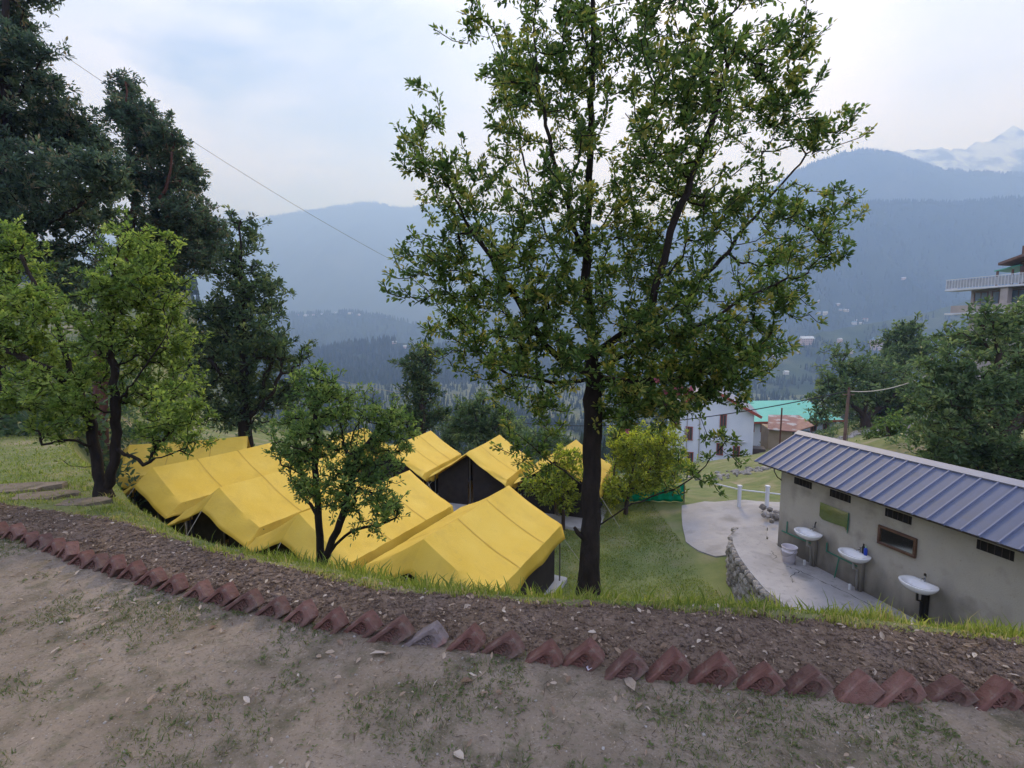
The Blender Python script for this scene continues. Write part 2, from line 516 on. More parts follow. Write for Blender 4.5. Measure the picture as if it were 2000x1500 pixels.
# ------------------------------------------------------------------ terrain
CREST = np.array([(-21, 26), (-14.6, 15.8), (-10.2, 10.9), (-7.6, 8.3), (-5.9, 6.6), (-4.55, 5.2), (-3.8, 4.56), (-3.15, 3.99), (-2.4, 3.57), (-.66, 2.93), (.57, 2.81),
                  (1.8, 2.67), (2.72, 2.45), (5, 1.9), (7.5, .5), (12, -3), (40, -20)], float)
BRICKX = np.array([(-14, 5.6), (-8, 4.6), (-4.06, 3.76), (-3.52, 3.55), (-2.9, 3.24), (-2.16, 2.94), (-.97, 2.54), (.44, 2.20), (1.4, 2.06), (2.24, 1.99), (4, 1.95), (9, 1.9)], float)
BEDX = np.array([(-14, 9), (-8, 6.3), (-5.09, 4.72), (-4.44, 4.50), (-3.69, 4.2), (-3.0, 3.88), (-2.41, 3.55), (-.66, 2.88), (.57, 2.76), (1.8, 2.60), (2.72, 2.38), (4, 2.3), (9, 2.2)], float)


def row_y(x): return np.interp(x, BRICKX[:, 0], BRICKX[:, 1])
def bed_y(x): return np.interp(x, BEDX[:, 0], BEDX[:, 1])


def crest_dist(x, y):
    """signed distance to the crest, positive down the bank"""
    x = np.asarray(x, float); y = np.asarray(y, float)
    best = np.full(np.broadcast(x, y).shape, 1e9); sg = np.ones_like(best)
    for (x0, y0), (x1, y1) in zip(CREST[:-1], CREST[1:]):
        dx, dy = x1 - x0, y1 - y0
        L2 = dx * dx + dy * dy
        t = np.clip(((x - x0) * dx + (y - y0) * dy) / L2, 0, 1)
        ex, ey = x - (x0 + t * dx), y - (y0 + t * dy)
        d = np.hypot(ex, ey)
        c = dx * (y - y0) - dy * (x - x0)
        up = d < best
        best = np.where(up, d, best)
        sg = np.where(up, np.sign(c), sg)
    return best * sg


CTRL = np.array([(0, 8, -4.4), (-10, 14, -4.2), (-12, 18, -4.3), (-5, 20, -4.5), (0, 18, -4.45), (4, 14, -4.4), (6, 16, -4.05), (5.6, 12.5, -4.15),
                 (8, 12, -3.6), (-3, 10, -4.4), (3, 20, -4.7), (8, 19, -4.6), (10.6, 24.6, -5.5), (20, 44, -9.7), (31, 60, -12.5), (17.8, 23.6, -3.4), (16.3, 20, -2.6), (29, 39.6, -6.0),
                 (36, 38, -3), (14, 14.5, -3.2), (9, 8, -3.3), (9, 3, -3.0), (14, 3, -2), (-9, 25, -5.3), (-5, 40, -9.5), (0, 28, -6.2), (5, 60, -15), (-20, 40, -6),
                 (0, 150, -45), (100, 150, -30), (-100, 150, -35), (120, 60, 6), (60, 40, 2), (30, 15, -1), (30, -30, 0), (-60, 60, -2), (-25, 25, -3), (0, 300, -80), (-200, 300, -75), (250, 300, -60), (250, 100, 10), (-250, 100, -20)], float)


def _k(r2): return np.sqrt(r2 + 4.0)


_A = _k((CTRL[:, None, 0] - CTRL[None, :, 0]) ** 2 + (CTRL[:, None, 1] - CTRL[None, :, 1]) ** 2)
_W = np.linalg.solve(_A + 0.02 * np.eye(len(CTRL)), CTRL[:, 2] + 5.0)


def floor_h(x, y):
    x = np.asarray(x, float); y = np.asarray(y, float)
    z = np.full(np.broadcast(x, y).shape, -5.0)
    for (cx, cyy, _), w in zip(CTRL, _W):
        z = z + w * _k((x - cx) ** 2 + (y - cyy) ** 2)
    r = np.hypot(x, y)
    far = -86 + 4 * fbm(x / 300, y / 300, 3)
    k = sstep(170, 420, r)
    return z * (1 - k) + far * k


def H(x, y, fine=True):
    x = np.asarray(x, float); y = np.asarray(y, float)
    d = crest_dist(x, y)
    up = -0.11 * np.clip(y - 4.0, 0, 30)
    steep = sstep(-6.0, -9.0, x)
    dd = np.clip(d, 0, None)
    prof = np.where(dd < 0.3, 0.5 * dd, np.where(dd < 1.8, 0.15 + 0.62 * (dd - 0.3), 1.08 + 0.95 * (dd - 1.8)))
    lk = sstep(-2.4, -3.6, x)
    profl = np.where(dd < 0.25, 0.5 * dd, 0.125 + 2.4 * (dd - 0.25))
    prof = prof * (1 - lk) + profl * lk
    prof = prof * (1 - steep) + steep * (2.3 * dd)
    top = up - prof
    fl = floor_h(x, y)
    k = 0.5
    hmax = np.maximum(top, fl)
    sm = hmax + k * np.exp(-np.abs(top - fl) / k) * 0.35
    z = np.where(d <= 0, up, np.where(top > fl, np.minimum(sm, up), sm))
    r = np.hypot(x, y)
    # far behind and beside the camera the plateau goes on as a gentle hillside
    z = z + np.where(d <= 0, 0.10 * np.clip(r - 14, 0, 300) * sstep(0, 1, -d / 10), 0)
    amp = 0.06 * sstep(0.3, 2.5, d) + 0.03 * sstep(1, 3, y - bed_y(x)) + 0.25 * sstep(25, 60, r)
    z = z + amp * fbm(x * 0.9, y * 0.9, 4)
    if fine:
        ry, by = row_y(x), bed_y(x)
        near = sstep(16, 8, r)
        inbed = sstep(0.0, 0.12, y - ry) * sstep(0.06, -0.08, y - by)
        z = z + near * inbed * (0.010 + 0.035 * fbm(x * 3.1, y * 3.1, 3) + 0.022 * fbm(x * 11, y * 11, 3))
        z = z + near * (1 - inbed) * (0.020 * fbm(x * 1.3 + 9, y * 1.3, 3) + 0.010 * fbm(x * 7, y * 7, 4))
    return z


def Hs(x, y): return float(H(np.array([x]), np.array([y]))[0])


def axis_lines(a, b, step, lo, hi, g=1.065):
    mid = list(np.arange(a, b + 1e-6, step))
    out = []; p = mid[-1]; s = step
    while p < hi: s *= g; p += s; out.append(p)
    inn = []; p = mid[0]; s = step
    while p > lo: s *= g; p -= s; inn.append(p)
    return np.array(inn[::-1] + mid + out)


def build_terrain():
    xs = axis_lines(-6.5, 4.0, 0.04, -6500, 6500)
    ys = axis_lines(1.3, 5.6, 0.035, -400, 7500)
    X, Y = np.meshgrid(xs, ys, indexing='ij')
    Z = H(X, Y)
    nx, ny = X.shape
    idx = np.arange(nx * ny).reshape(nx, ny)
    Fq = np.stack([idx[:-1, :-1], idx[1:, :-1], idx[1:, 1:], idx[:-1, 1:]], -1).reshape(-1, 4)
    V = np.stack([X, Y, Z], -1).reshape(-1, 3)
    c = V[Fq].mean(1)
    x, y = c[:, 0], c[:, 1]
    d = crest_dist(x, y)
    r = np.hypot(x, y)
    j = 0.05 * fbm(x * 4, y * 4, 3)
    zone = np.full(len(Fq), 4)
    zone[(r < 60)] = 2                                              # bank and rough grass
    fl = (d > 0.5) & (np.abs(c[:, 2] - floor_h(x, y)) < 0.28) & (x > -16) & (x < 9.5) & (y < 21) & (y > 5)
    zone[fl] = 3                                                     # lawn round the tents
    zone[(y < bed_y(x) + j) & (r < 14)] = 1                          # tilled bed
    zone[(y < row_y(x) + 0.02) & (r < 60)] = 0                       # trodden dirt
    names = [('dirt_ground', M_dirt), ('soil_bed', M_soil), ('grass_bank', M_turf), ('lawn', M_lawn), ('valley_ground', M_wild)]
    for k, (nm, mt) in enumerate(names):
        f = Fq[zone == k]
        u, inv = np.unique(f.ravel(), return_inverse=True)
        me = mesh_np(nm, V[u], inv.reshape(-1, 4), mt, smooth=True)
        tag(link(nm, me), kind='structure')


build_terrain()

from mathutils.bvhtree import BVHTree
BVH = {}


def mountain(name, prof, s, base, depth, mat, amp=60.0, step=6, rows=26, seed=0, pw=1.25, rough=4.0):
    prof = np.array(prof, float)
    pxs = np.arange(prof[0, 0], prof[-1, 0] + 1, step)
    pys = np.interp(pxs, prof[:, 0], prof[:, 1])
    # soften the polyline
    ker = np.ones(5) / 5
    pys = np.convolve(np.pad(pys, 2, mode='edge'), ker, 'valid')
    rg = np.array([P(a, b, s) for a, b in zip(pxs, pys)])
    n = len(pxs)
    rg[:, 2] += rough * fbm(rg[:, 0] / (s * 0.02) + seed, np.full(n, seed * 1.7), 4)
    rowsV = []
    for bt in (0.5, 0.2):                                            # far side
        p = rg.copy(); p[:, 1] += depth * bt; p[:, 2] = base + (rg[:, 2] - base) * (1 - bt); rowsV.append(p)
    for i in range(rows + 1):
        t = i / rows
        p = rg.copy()
        p[:, 1] -= depth * t
        hgt = rg[:, 2] - base
        p[:, 2] = base + hgt * (1 - t) ** pw
        w = math.sin(math.pi * min(1, t * 1.0)) if t < 1 else 0
        gul = 1 - 2 * np.abs(fbm(rg[:, 0] / (s * 0.09) + seed * 3.3 + t * 0.8, np.full(n, t * 2.2 + seed), 4))
        p[:, 2] += w * amp * (gul - 0.5)
        p[:, 1] += w * amp * 1.2 * fbm(rg[:, 0] / (s * 0.05) + seed, np.full(n, t * 4 + seed), 3)
        rowsV.append(p)
    V = np.stack(rowsV, 0)
    m = V.shape[0]
    idx = np.arange(m * n).reshape(m, n)
    Fq = np.stack([idx[:-1, :-1], idx[1:, :-1], idx[1:, 1:], idx[:-1, 1:]], -1).reshape(-1, 4)
    V2 = V.reshape(-1, 3)
    me = mesh_np(name, V2, Fq, mat, smooth=True)
    o = tag(link(name, me), kind='structure')
    BVH[name + str(seed)] = BVHTree.FromPolygons([tuple(v) for v in V2], [tuple(f) for f in Fq])
    return V[2:], o


M_mtn = pmat('forested_slope', (0.022, 0.036, 0.022), (0.042, 0.058, 0.032), 0.006, 1.0, 0.0, detail=12, c3=(0.07, 0.075, 0.045), scale3=0.0022, lo3=0.55, hi3=0.72, spec=0.0)
M_hillgreen = pmat('green_slope', (0.035, 0.055, 0.028), (0.07, 0.09, 0.045), 0.02, 1.0, 0.0, detail=12, c3=(0.12, 0.13, 0.075), scale3=0.008, lo3=0.52, hi3=0.7, spec=0.0)
M_snow = pmat('snow_and_rock', (0.10, 0.105, 0.12), (0.78, 0.80, 0.84), 0.0065, 1.0, 0.0, detail=14, lo=0.43, hi=0.57, spec=0.0)

mountain('snow_mountain', [(1450, 460), (1560, 385), (1650, 322), (1715, 303), (1750, 296), (1790, 287), (1830, 291), (1862, 299), (1890, 285), (1930, 276), (1960, 262), (1980, 250), (2000, 257), (2060, 285), (2200, 250), (2500, 330)], 3700, -100, 2000, M_snow, 120, 4, 34, 11, rough=48)
mountain('snow_mountain', [(100, 450), (300, 430), (415, 414), (450, 411), (480, 409), (510, 417), (545, 427), (620, 440), (760, 470)], 5900, -100, 2600, M_snow, 100, 6, 22, 12, rough=18)
lm, _ = mountain('mountain', [(-300, 520), (200, 470), (420, 442), (500, 431), (560, 419), (620, 411), (680, 401), (720, 394), (770, 405), (792, 409), (830, 401), (880, 404), (950, 420), (1050, 432), (1200, 445), (1500, 480)], 5300, -100, 2600, M_mtn, 150, 6, 30, 1, rough=6)
rm, _ = mountain('mountain', [(950, 500), (1150, 450), (1250, 442), (1350, 428), (1430, 405), (1500, 376), (1543, 342), (1581, 323), (1644, 299), (1692, 293), (1740, 298), (1788, 315), (1836, 332), (1884, 335), (2000, 342), (2200, 330), (2500, 360)], 2750, -100, 1050, M_mtn, 85, 6, 30, 2, rough=5)
rn, _ = mountain('mountain', [(1150, 640), (1300, 560), (1450, 480), (1560, 416), (1620, 400), (1750, 393), (1850, 396), (2000, 388), (2300, 380), (2600, 400)], 1850, -100, 800, M_mtn, 50, 6, 26, 3, rough=6)
sp_, _ = mountain('hill', [(-200, 590), (300, 605), (560, 617), (620, 613), (690, 609), (760, 621), (830, 640), (920, 655), (1100, 680), (1300, 700)], 2300, -100, 800, M_mtn, 22, 6, 18, 4, rough=4)
lf, _ = mountain('hill', [(-200, 680), (300, 700), (600, 692), (680, 677), (760, 667), (850, 676), (950, 694), (1100, 715), (1300, 728), (1500, 735), (1700, 740)], 1250, -100, 420, M_mtn, 9, 5, 16, 5, rough=3)
gs, _ = mountain('hill', [(1150, 760), (1300, 735), (1420, 700), (1500, 672), (1600, 650), (1700, 632), (1800, 612), (1900, 585), (2000, 560), (2300, 500)], 1000, -100, 420, M_hillgreen, 12, 6, 18, 6, rough=4)


def forest(name, label, V, N, h0, h1, seed, tmin=0.0, tmax=1.0, ridge=0, xr=None, clump=0.45):
    """conifers as two stacked cones each, joined: a far wood that reads as one mass"""
    rs = np.random.RandomState(seed)
    m, n, _ = V.shape
    t = tmin + (tmax - tmin) * rs.rand(N * 3) ** 0.9
    cpos = rs.rand(N * 3)
    if ridge:
        k = int(len(t) * ridge)
        t[:k] = rs.rand(k) * 0.02
    a = np.clip(t * (m - 1), 0, m - 1.001); b = np.clip(cpos * (n - 1), 0, n - 1.001)
    i, jn = a.astype(int), b.astype(int); fa, fb = (a - i)[:, None], (b - jn)[:, None]
    p = (V[i, jn] * (1 - fb) + V[i, jn + 1] * fb) * (1 - fa) + (V[i + 1, jn] * (1 - fb) + V[i + 1, jn + 1] * fb) * fa
    keep = (fbm(p[:, 0] / 60, p[:, 1] / 60, 3) > -clump)
    # only what lies in front of the camera's wide view
    ang = np.abs(np.arctan2(p[:, 0], p[:, 1])) < R(54)
    p = p[keep & ang][:N]
    return forest_pts(name, label, p, h0, h1, seed)


def forest_pts(name, label, p, h0, h1, seed):
    rs = np.random.RandomState(seed + 500)
    N = len(p)
    hh = h0 + (h1 - h0) * rs.rand(N)
    r = hh * (0.16 + 0.06 * rs.rand(N))
    ns = 5
    aa = rs.rand(N) * 6.28
    verts = []
    for (z0, z1, rr) in ((0.08, 0.7, 1.0), (0.42, 1.0, 0.66)):
        for k in range(ns):
            th = aa + 2 * math.pi * k / ns
            jit = 0.75 + 0.5 * rs.rand(N)
            verts.append(np.stack([p[:, 0] + r * rr * jit * np.cos(th), p[:, 1] + r * rr * jit * np.sin(th), p[:, 2] + hh * z0], -1))
        verts.append(np.stack([p[:, 0], p[:, 1], p[:, 2] + hh * z1], -1))
    Vv = np.stack(verts, 1)
    per = Vv.shape[1]
    fs = []
    for q in range(2):
        o0 = q * (ns + 1)
        for k in range(ns):
            fs.append((o0 + k, o0 + (k + 1) % ns, o0 + ns))
    fs = np.array(fs)
    Fq = (np.arange(N)[:, None, None] * per + fs[None]).reshape(-1, 3)
    rnd = np.repeat(rs.rand(N), len(fs))
    me = mesh_np(name, Vv.reshape(-1, 3), Fq, M_forest, attr=[('rnd', 'FACE', rnd)])
    return tag(link(name, me), label, 'forest', kind='stuff')


forest('conifer_forest', 'dark conifer forest on the low hill across the valley', lf, 9000, 12, 24, 21, 0, 0.85, 0.06)
forest('conifer_forest', 'hazy conifer forest on the spur below the left mountain', sp_, 5000, 14, 26, 22, 0, 0.9, 0.1)
forest('conifer_forest', 'line of tiny conifers along the left mountain ridge', lm, 5000, 18, 40, 23, 0, 0.35, 0.35)
forest('conifer_forest', 'line of tiny conifers along the right mountain ridge', rm, 5000, 12, 24, 24, 0, 0.5, 0.3)
forest('conifer_forest', 'conifers covering the nearer right shoulder', rn, 6000, 10, 19, 25, 0, 0.95, 0.1)
forest('conifer_forest', 'scattered trees on the green slope behind the village', gs, 2600, 7, 15, 26, 0.05, 0.95, 0.0, clump=0.05)

# ------------------------------------------------------------------ haze
hz = MB().box((0, 3700, 770), (15200, 8400, 2060)).build('haze', [])
mh = bpy.data.materials.new('haze_air')
mh.use_nodes = True
t = mh.node_tree
t.nodes.remove(t.nodes['Principled BSDF'])
pv = t.nodes.new('ShaderNodeVolumePrincipled')
pv.inputs['Color'].default_value = (0.31, 0.49, 1.0, 1)
pv.inputs['Density'].default_value = 0.00050
pv.inputs['Absorption Color'].default_value = (0.58, 0.54, 0.6, 1)
pv.inputs['Anisotropy'].default_value = 0.22
t.links.new(pv.outputs['Volume'], t.nodes['Material Output'].inputs['Volume'])
hz.data.materials.append(mh)
tag(hz, 'thin blue haze filling the valley air', 'haze', kind='stuff')

# ------------------------------------------------------------------ far houses
CAMV = Vector((0, 0, EYE))


def hit(px, py, key):
    d = (P(px, py, 1.0) - CAMV).normalized()
    h = BVH[key].ray_cast(CAMV, d)
    return h[0]


M_far_walls = [pmat('far_wall_white', (0.62, 0.62, 0.64), None, 0.2), pmat('far_wall_pink', (0.55, 0.40, 0.36), None, 0.2), pmat('far_wall_cream', (0.56, 0.50, 0.40), None, 0.2)]
M_far_roofs = [pmat('far_roof_silver', (0.62, 0.64, 0.68), None, 0.2), pmat('far_roof_blue', (0.25, 0.36, 0.50), None, 0.2), pmat('far_roof_red', (0.36, 0.16, 0.13), None, 0.2), pmat('far_roof_green', (0.18, 0.40, 0.34), None, 0.2)]


def far_house(p, w, dpt, hgt, wi, ri, rz, label, group, storeys=2):
    root = thing('far_house', label, 'house', p, rz, group)
    MB().box((0, 0, hgt / 2 - 1.5), (w, dpt, hgt + 3)).build('wall', M_far_walls[wi], root)
    o = 0.6
    rf = MB()
    z0, z1 = hgt, hgt + w * 0.16 + 1
    vs = [(-w / 2 - o, -dpt / 2 - o, z0), (w / 2 + o, -dpt / 2 - o, z0), (w / 2 + o, dpt / 2 + o, z0), (-w / 2 - o, dpt / 2 + o, z0), (-w / 2 - o, 0, z1), (w / 2 + o, 0, z1)]
    rf.add(vs, [(0, 1, 5, 4), (2, 3, 4, 5), (0, 4, 3), (1, 2, 5), (0, 3, 2, 1)])
    rf.build('roof', M_far_roofs[ri], root)
    for st in range(storeys if storeys > 2 else 0):
        nw = max(2, int(w / 3))
        for k in range(nw):
            MB().box((-w / 2 + (k + 0.5) * w / nw, -dpt / 2 - 0.02, (st + 0.55) * hgt / storeys), (w / nw * 0.5, 0.1, hgt / storeys * 0.45)).build('window', M_window, root)
    return root


rh = random.Random(5)
clusters = [
    ('hill4', 'small pale house in the thin row on top of the left spur', 'row of houses on the left spur', [(583, 616), (598, 617), (612, 616), (628, 614), (640, 613), (655, 612), (668, 611), (684, 613), (700, 616)], 12),
    ('hill5', 'small pale house in the village at the forest edge', 'village at the forest edge', [(770, 671), (790, 668), (806, 666), (822, 664), (838, 668), (828, 674), (850, 675), (812, 676)], 9),
    ('mountain3', 'tiny pale house scattered low on the right mountain', 'houses low on the right mountain', [(1600, 590), (1637, 596), (1640, 607), (1652, 608), (1600, 612), (1612, 614), (1668, 632), (1672, 628), (1690, 626), (1680, 634), (1822, 631), (1765, 545)], 9),
    ('hill6', 'small pale house among trees on the green slope', 'houses on the green slope', [(1640, 668), (1535, 731), (1560, 690), (1510, 700), (1430, 745), (1660, 690)], 6),
]
for key, lab, grp, pts, w in clusters:
    for (a, b) in pts:
        h = hit(a, b, key)
        if h is None: h = hit(a, b + 12, key)
        if h is None: continue
        ww = w * rh.uniform(0.7, 1.5)
        wi, ri = rh.choice([0, 0, 1, 2]), rh.choice([0, 0, 0, 1, 2])
        far_house(h, ww, ww * 0.7, rh.uniform(3.5, 6), wi, ri, rh.uniform(-0.5, 0.5),
                  lab.replace('pale', ('white', 'pink', 'cream')[wi]).replace('house', 'house with ' + ('silver', 'blue', 'red')[ri] + ' roof', 1), grp)
h = hit(1715, 682, 'hill6')
if h: far_house(h, 24, 14, 17, 1, 1, 0.25, 'tall pinkish block of flats left of the tall green tree on the right', None, 5)
h = hit(1575, 672, 'hill6')
if h: far_house(h, 22, 14, 11, 1, 0, -0.2, 'pinkish hotel with pale hipped roof on the green slope', None, 3)
def terrain_hit(px, py):
    d = P(px, py, 1.0) - CAMV
    ss = np.geomspace(20, 2500, 500)
    pts = np.array(CAMV)[None] + np.array(d)[None] * ss[:, None]
    below = np.nonzero(pts[:, 2] < H(pts[:, 0], pts[:, 1], False))[0]
    return Vector(pts[below[0]]) if len(below) else Vector(pts[-1])


# woods and scattered trees over the valley sides
rs = np.random.RandomState(77)
def wood_field(N, r0, r1, a0, a1, thr):
    r = r0 * (r1 / r0) ** rs.rand(N); a = np.radians(a0 + (a1 - a0) * rs.rand(N))
    x, y = r * np.sin(a), r * np.cos(a)
    k = (fbm(x / 40 + 3, y / 40, 3) > thr)
    x, y = x[k], y[k]
    return np.stack([x, y, H(x, y, False)], -1)
vp = np.concatenate([wood_field(1300, 130, 300, -24, 30, -0.15), wood_field(7000, 300, 950, -56, 30, -0.35), wood_field(900, 150, 800, 30, 56, -0.1)])
forest_pts('conifer_forest', 'dark trees scattered over the valley floor and the left slope', vp, 6, 13, 27)
for k, (a, b, s) in enumerate([(1045, 735, 300), (1075, 728, 330), (1100, 742, 260), (1062, 748, 240), (1030, 722, 420), (1110, 760, 210), (960, 738, 350), (1000, 770, 190), (1210, 748, 250)]):
    q = terrain_hit(a, b)
    wi, ri = (0, 2, 1)[k % 3], (0, 1, 2)[k // 3]
    far_house(q, 9, 7, rh.uniform(4, 6.5), wi, ri, rh.uniform(-0.6, 0.6), 'small ' + ('white', 'pink', 'cream')[wi] + ' house with ' + ('silver', 'blue', 'red')[ri] + ' roof on the valley floor beyond the tents', 'houses on the valley floor')
# ------------------------------------------------------------------ tents
def tent_fabric(name, c1, c2):
    m, t, b = base_mat(name)
    N, L = t.nodes, t.links
    co = N.new('ShaderNodeTexCoord')
    n1 = N.new('ShaderNodeTexNoise'); n1.inputs['Scale'].default_value = 1.1; n1.inputs['Detail'].default_value = 5
    L.new(co.outputs['Object'], n1.inputs['Vector'])
    rp = N.new('ShaderNodeValToRGB')
    rp.color_ramp.elements[0].position = 0.35; rp.color_ramp.elements[0].color = (*c1, 1)
    rp.color_ramp.elements[1].position = 0.7; rp.color_ramp.elements[1].color = (*c2, 1)
    L.new(n1.outputs['Fac'], rp.inputs['Fac'])
    L.new(rp.outputs['Color'], b.inputs['Base Color'])
    b.inputs['Roughness'].default_value = 0.62
    b.inputs['Specular IOR Level'].default_value = 0.3
    n2 = N.new('ShaderNodeTexNoise'); n2.inputs['Scale'].default_value = 2.6; n2.inputs['Detail'].default_value = 7; n2.inputs['Distortion'].default_value = 1.2
    L.new(co.outputs['Object'], n2.inputs['Vector'])
    bp = N.new('ShaderNodeBump'); bp.inputs['Strength'].default_value = 0.4; bp.inputs['Distance'].default_value = 0.03
    L.new(n2.outputs['Fac'], bp.inputs['Height'])
    L.new(bp.outputs['Normal'], b.inputs['Normal'])
    tr = N.new('ShaderNodeBsdfTranslucent')
    L.new(rp.outputs['Color'], tr.inputs['Color'])
    ms = N.new('ShaderNodeMixShader'); ms.inputs['Fac'].default_value = 0.3
    L.new(b.outputs['BSDF'], ms.inputs[1]); L.new(tr.outputs['BSDF'], ms.inputs[2])
    L.new(ms.outputs['Shader'], N['Material Output'].inputs['Surface'])
    return m


M_tent = tent_fabric('yellow_canvas', (0.80, 0.565, 0.075), (0.86, 0.64, 0.12))
add_speck(M_tent, 1.9, 0.52, 0.75, (0.60, 0.42, 0.09), 0.45)
add_speck(M_tent, 9, 0.60, 0.75, (0.52, 0.38, 0.12), 0.35)
M_seam = tent_fabric('yellow_seam_tape', (0.62, 0.42, 0.07), (0.66, 0.46, 0.09))
M_slab = pmat('pale_plinth', (0.42, 0.42, 0.42), (0.33, 0.33, 0.33), 3, 0.9)


def make_tent(label, front, back, zr, seed, w=1.45, rise=0.82, wall=1.15, awn=0.48, val=0.34, drop=0.46, flare=0.07, skew=0.0, corner=0.28):
    """front/back: xy of the two ridge ends, zr: height of the ridge"""
    f, b = Vector((*front, 0)), Vector((*back, 0))
    L = (b - f).length
    d = (b - f).normalized()
    c = (f + b) / 2
    rz = math.atan2(d.y, d.x) - math.pi / 2
    zg = min(Hs(c.x, c.y), zr - rise - 0.9)
    root = thing('yellow_tent', label, 'tent', (c.x, c.y, zg), rz, 'yellow ridge tents on the lawn')
    hr = zr - zg
    he = hr - rise
    rs = random.Random(seed)
    ph = rs.uniform(0, 10)
    ys = [-L / 2 - awn + awn * i / 6 for i in range(6)] + [-L / 2 + (L + 0.12) * i / 22 for i in range(23)]
    qs = [-1 - val * (3 - k) / 3 for k in range(3)] + [-1 + i / 11 for i in range(23)] + [1 + val * (k + 1) / 3 for k in range(3)]
    V, Fc = [], []

    def surf(y, q, lift=0.0):
        a = max(0.0, (-L / 2 - y) / awn)
        tt = (y + L / 2) / L
        zrr = hr - drop * a ** 1.1 - 0.03 * math.sin(math.pi * max(0, min(1, tt)))
        hee = he - corner * a
        s = -1 if q < 0 else 1
        qa = abs(q)
        if qa <= 1:
            x = s * qa * w * (1 + 0.03 * a)
            z = zrr + (hee - zrr) * qa - 0.05 * math.sin(math.pi * qa) * (1 - 0.4 * a)
        else:
            v = qa - 1
            x = s * (w * (1 + 0.03 * a) + flare * v / val)
            z = hee - v * (1 - 0.92 * a)
        nzv = mnoise.noise(Vector((x * 0.9 + ph, y * 0.9, ph * 0.3)))
        z += 0.010 * nzv * (1 if qa > 0.05 else 0.2)
        n2 = mnoise.noise(Vector((x * 0.7 + y * 1.1 + ph * 2, (y - x) * 2.4, 1.3)))
        z += 0.016 * (1 - abs(n2) * 3 if abs(n2) < 0.33 else 0) * min(1, qa * 2)      # soft creases
        yy = y
        if a > 0:        # folds running down the pulled-out front flap
            k = math.sin(qa * 13 + ph + a * 1.5)
            z += 0.11 * a * (1.08 - a) * k * min(1, qa * 3)
            yy = y + 0.02 * a * math.cos(qa * 9 + ph)
        if qa > 1:
            x += s * 0.025 * (qa - 1) / val * math.sin(y * 4.2 + ph)
            z -= 0.012 * (qa - 1) / val * math.sin(y * 2.1 + ph * 2)
        return (x, yy + skew * x * a, z + lift)

    for y in ys:
        for q in qs:
            V.append(surf(y, q))
    n = len(qs)
    for i in range(len(ys) - 1):
        for j in range(n - 1):
            Fc.append((i * n + j, i * n + j + 1, (i + 1) * n + j + 1, (i + 1) * n + j))
    fme = mesh_np('fly_sheet', V, np.array(Fc), M_tent, smooth=True)
    fme.set_sharp_from_angle(angle=R(22))
    fly = link('fly_sheet', fme, root)
    so = fly.modifiers.new('thick', 'SOLIDIFY'); so.thickness = 0.008; so.offset = -1
    # sewn seams between the widths of canvas
    for sy in (0.34, 0.70):
        sm_ = MB()
        y = -L / 2 + L * sy
        qq = [-1.0 + i / 10 for i in range(21)]
        vs = [surf(y - 0.016, q, 0.009) for q in qq] + [surf(y + 0.016, q, 0.009) for q in qq]
        sm_.add(vs, [(i, i + 1, 21 + i + 1, 21 + i) for i in range(20)])
        sm_.build('seam', M_seam, root, smooth=True)
    # dark inner tent with gable ends
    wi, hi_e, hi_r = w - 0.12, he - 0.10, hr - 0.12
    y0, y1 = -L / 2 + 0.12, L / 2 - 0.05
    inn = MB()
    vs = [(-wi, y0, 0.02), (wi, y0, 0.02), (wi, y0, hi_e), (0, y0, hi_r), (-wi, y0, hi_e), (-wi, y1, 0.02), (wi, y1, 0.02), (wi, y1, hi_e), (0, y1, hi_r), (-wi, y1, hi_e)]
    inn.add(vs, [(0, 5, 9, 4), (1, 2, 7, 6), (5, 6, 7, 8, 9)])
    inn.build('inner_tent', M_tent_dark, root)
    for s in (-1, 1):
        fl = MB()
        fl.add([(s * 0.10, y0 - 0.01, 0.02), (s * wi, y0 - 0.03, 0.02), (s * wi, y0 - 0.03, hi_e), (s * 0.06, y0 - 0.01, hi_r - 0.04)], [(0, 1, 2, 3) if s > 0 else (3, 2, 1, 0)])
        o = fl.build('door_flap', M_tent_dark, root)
    MB().box((0, -0.25, -0.02), (2 * w + 0.25, L + 1.0, 0.16), bev=0.02).build('plinth', M_slab, root)
    for y in (y0 - 0.06, y1):
        MB().tube([(0, y, 0.05), (0, y, hr - 0.04)], 0.022, 8).build('pole', M_metal_pole, root)
    for s in (-1, 1):
        for y in (-L / 2 + 0.1, L / 2):
            MB().tube([(s * (w + 0.0), y, 0.05), (s * (w + 0.0), y, he - 0.05)], 0.018, 6).build('side_pole', M_metal_pole, root)
    # guy ropes
    for s in (-1, 1):
        for y, k in ((-L / 2 + 0.05, -0.35), (L / 2 + 0.08, 0.35)):
            MB().tube([(s * (w + 0.05), y, he - 0.30), (s * (w + 0.75), y + k, 0.02)], 0.007, 5).build('guy_rope', M_rope, root)
    if awn > 0.3: MB().tube([(0, -L / 2 - awn, hr - drop), (0.05, -L / 2 - awn - 1.1, 0.25)], 0.007, 5).build('guy_rope', M_rope, root)
    return root


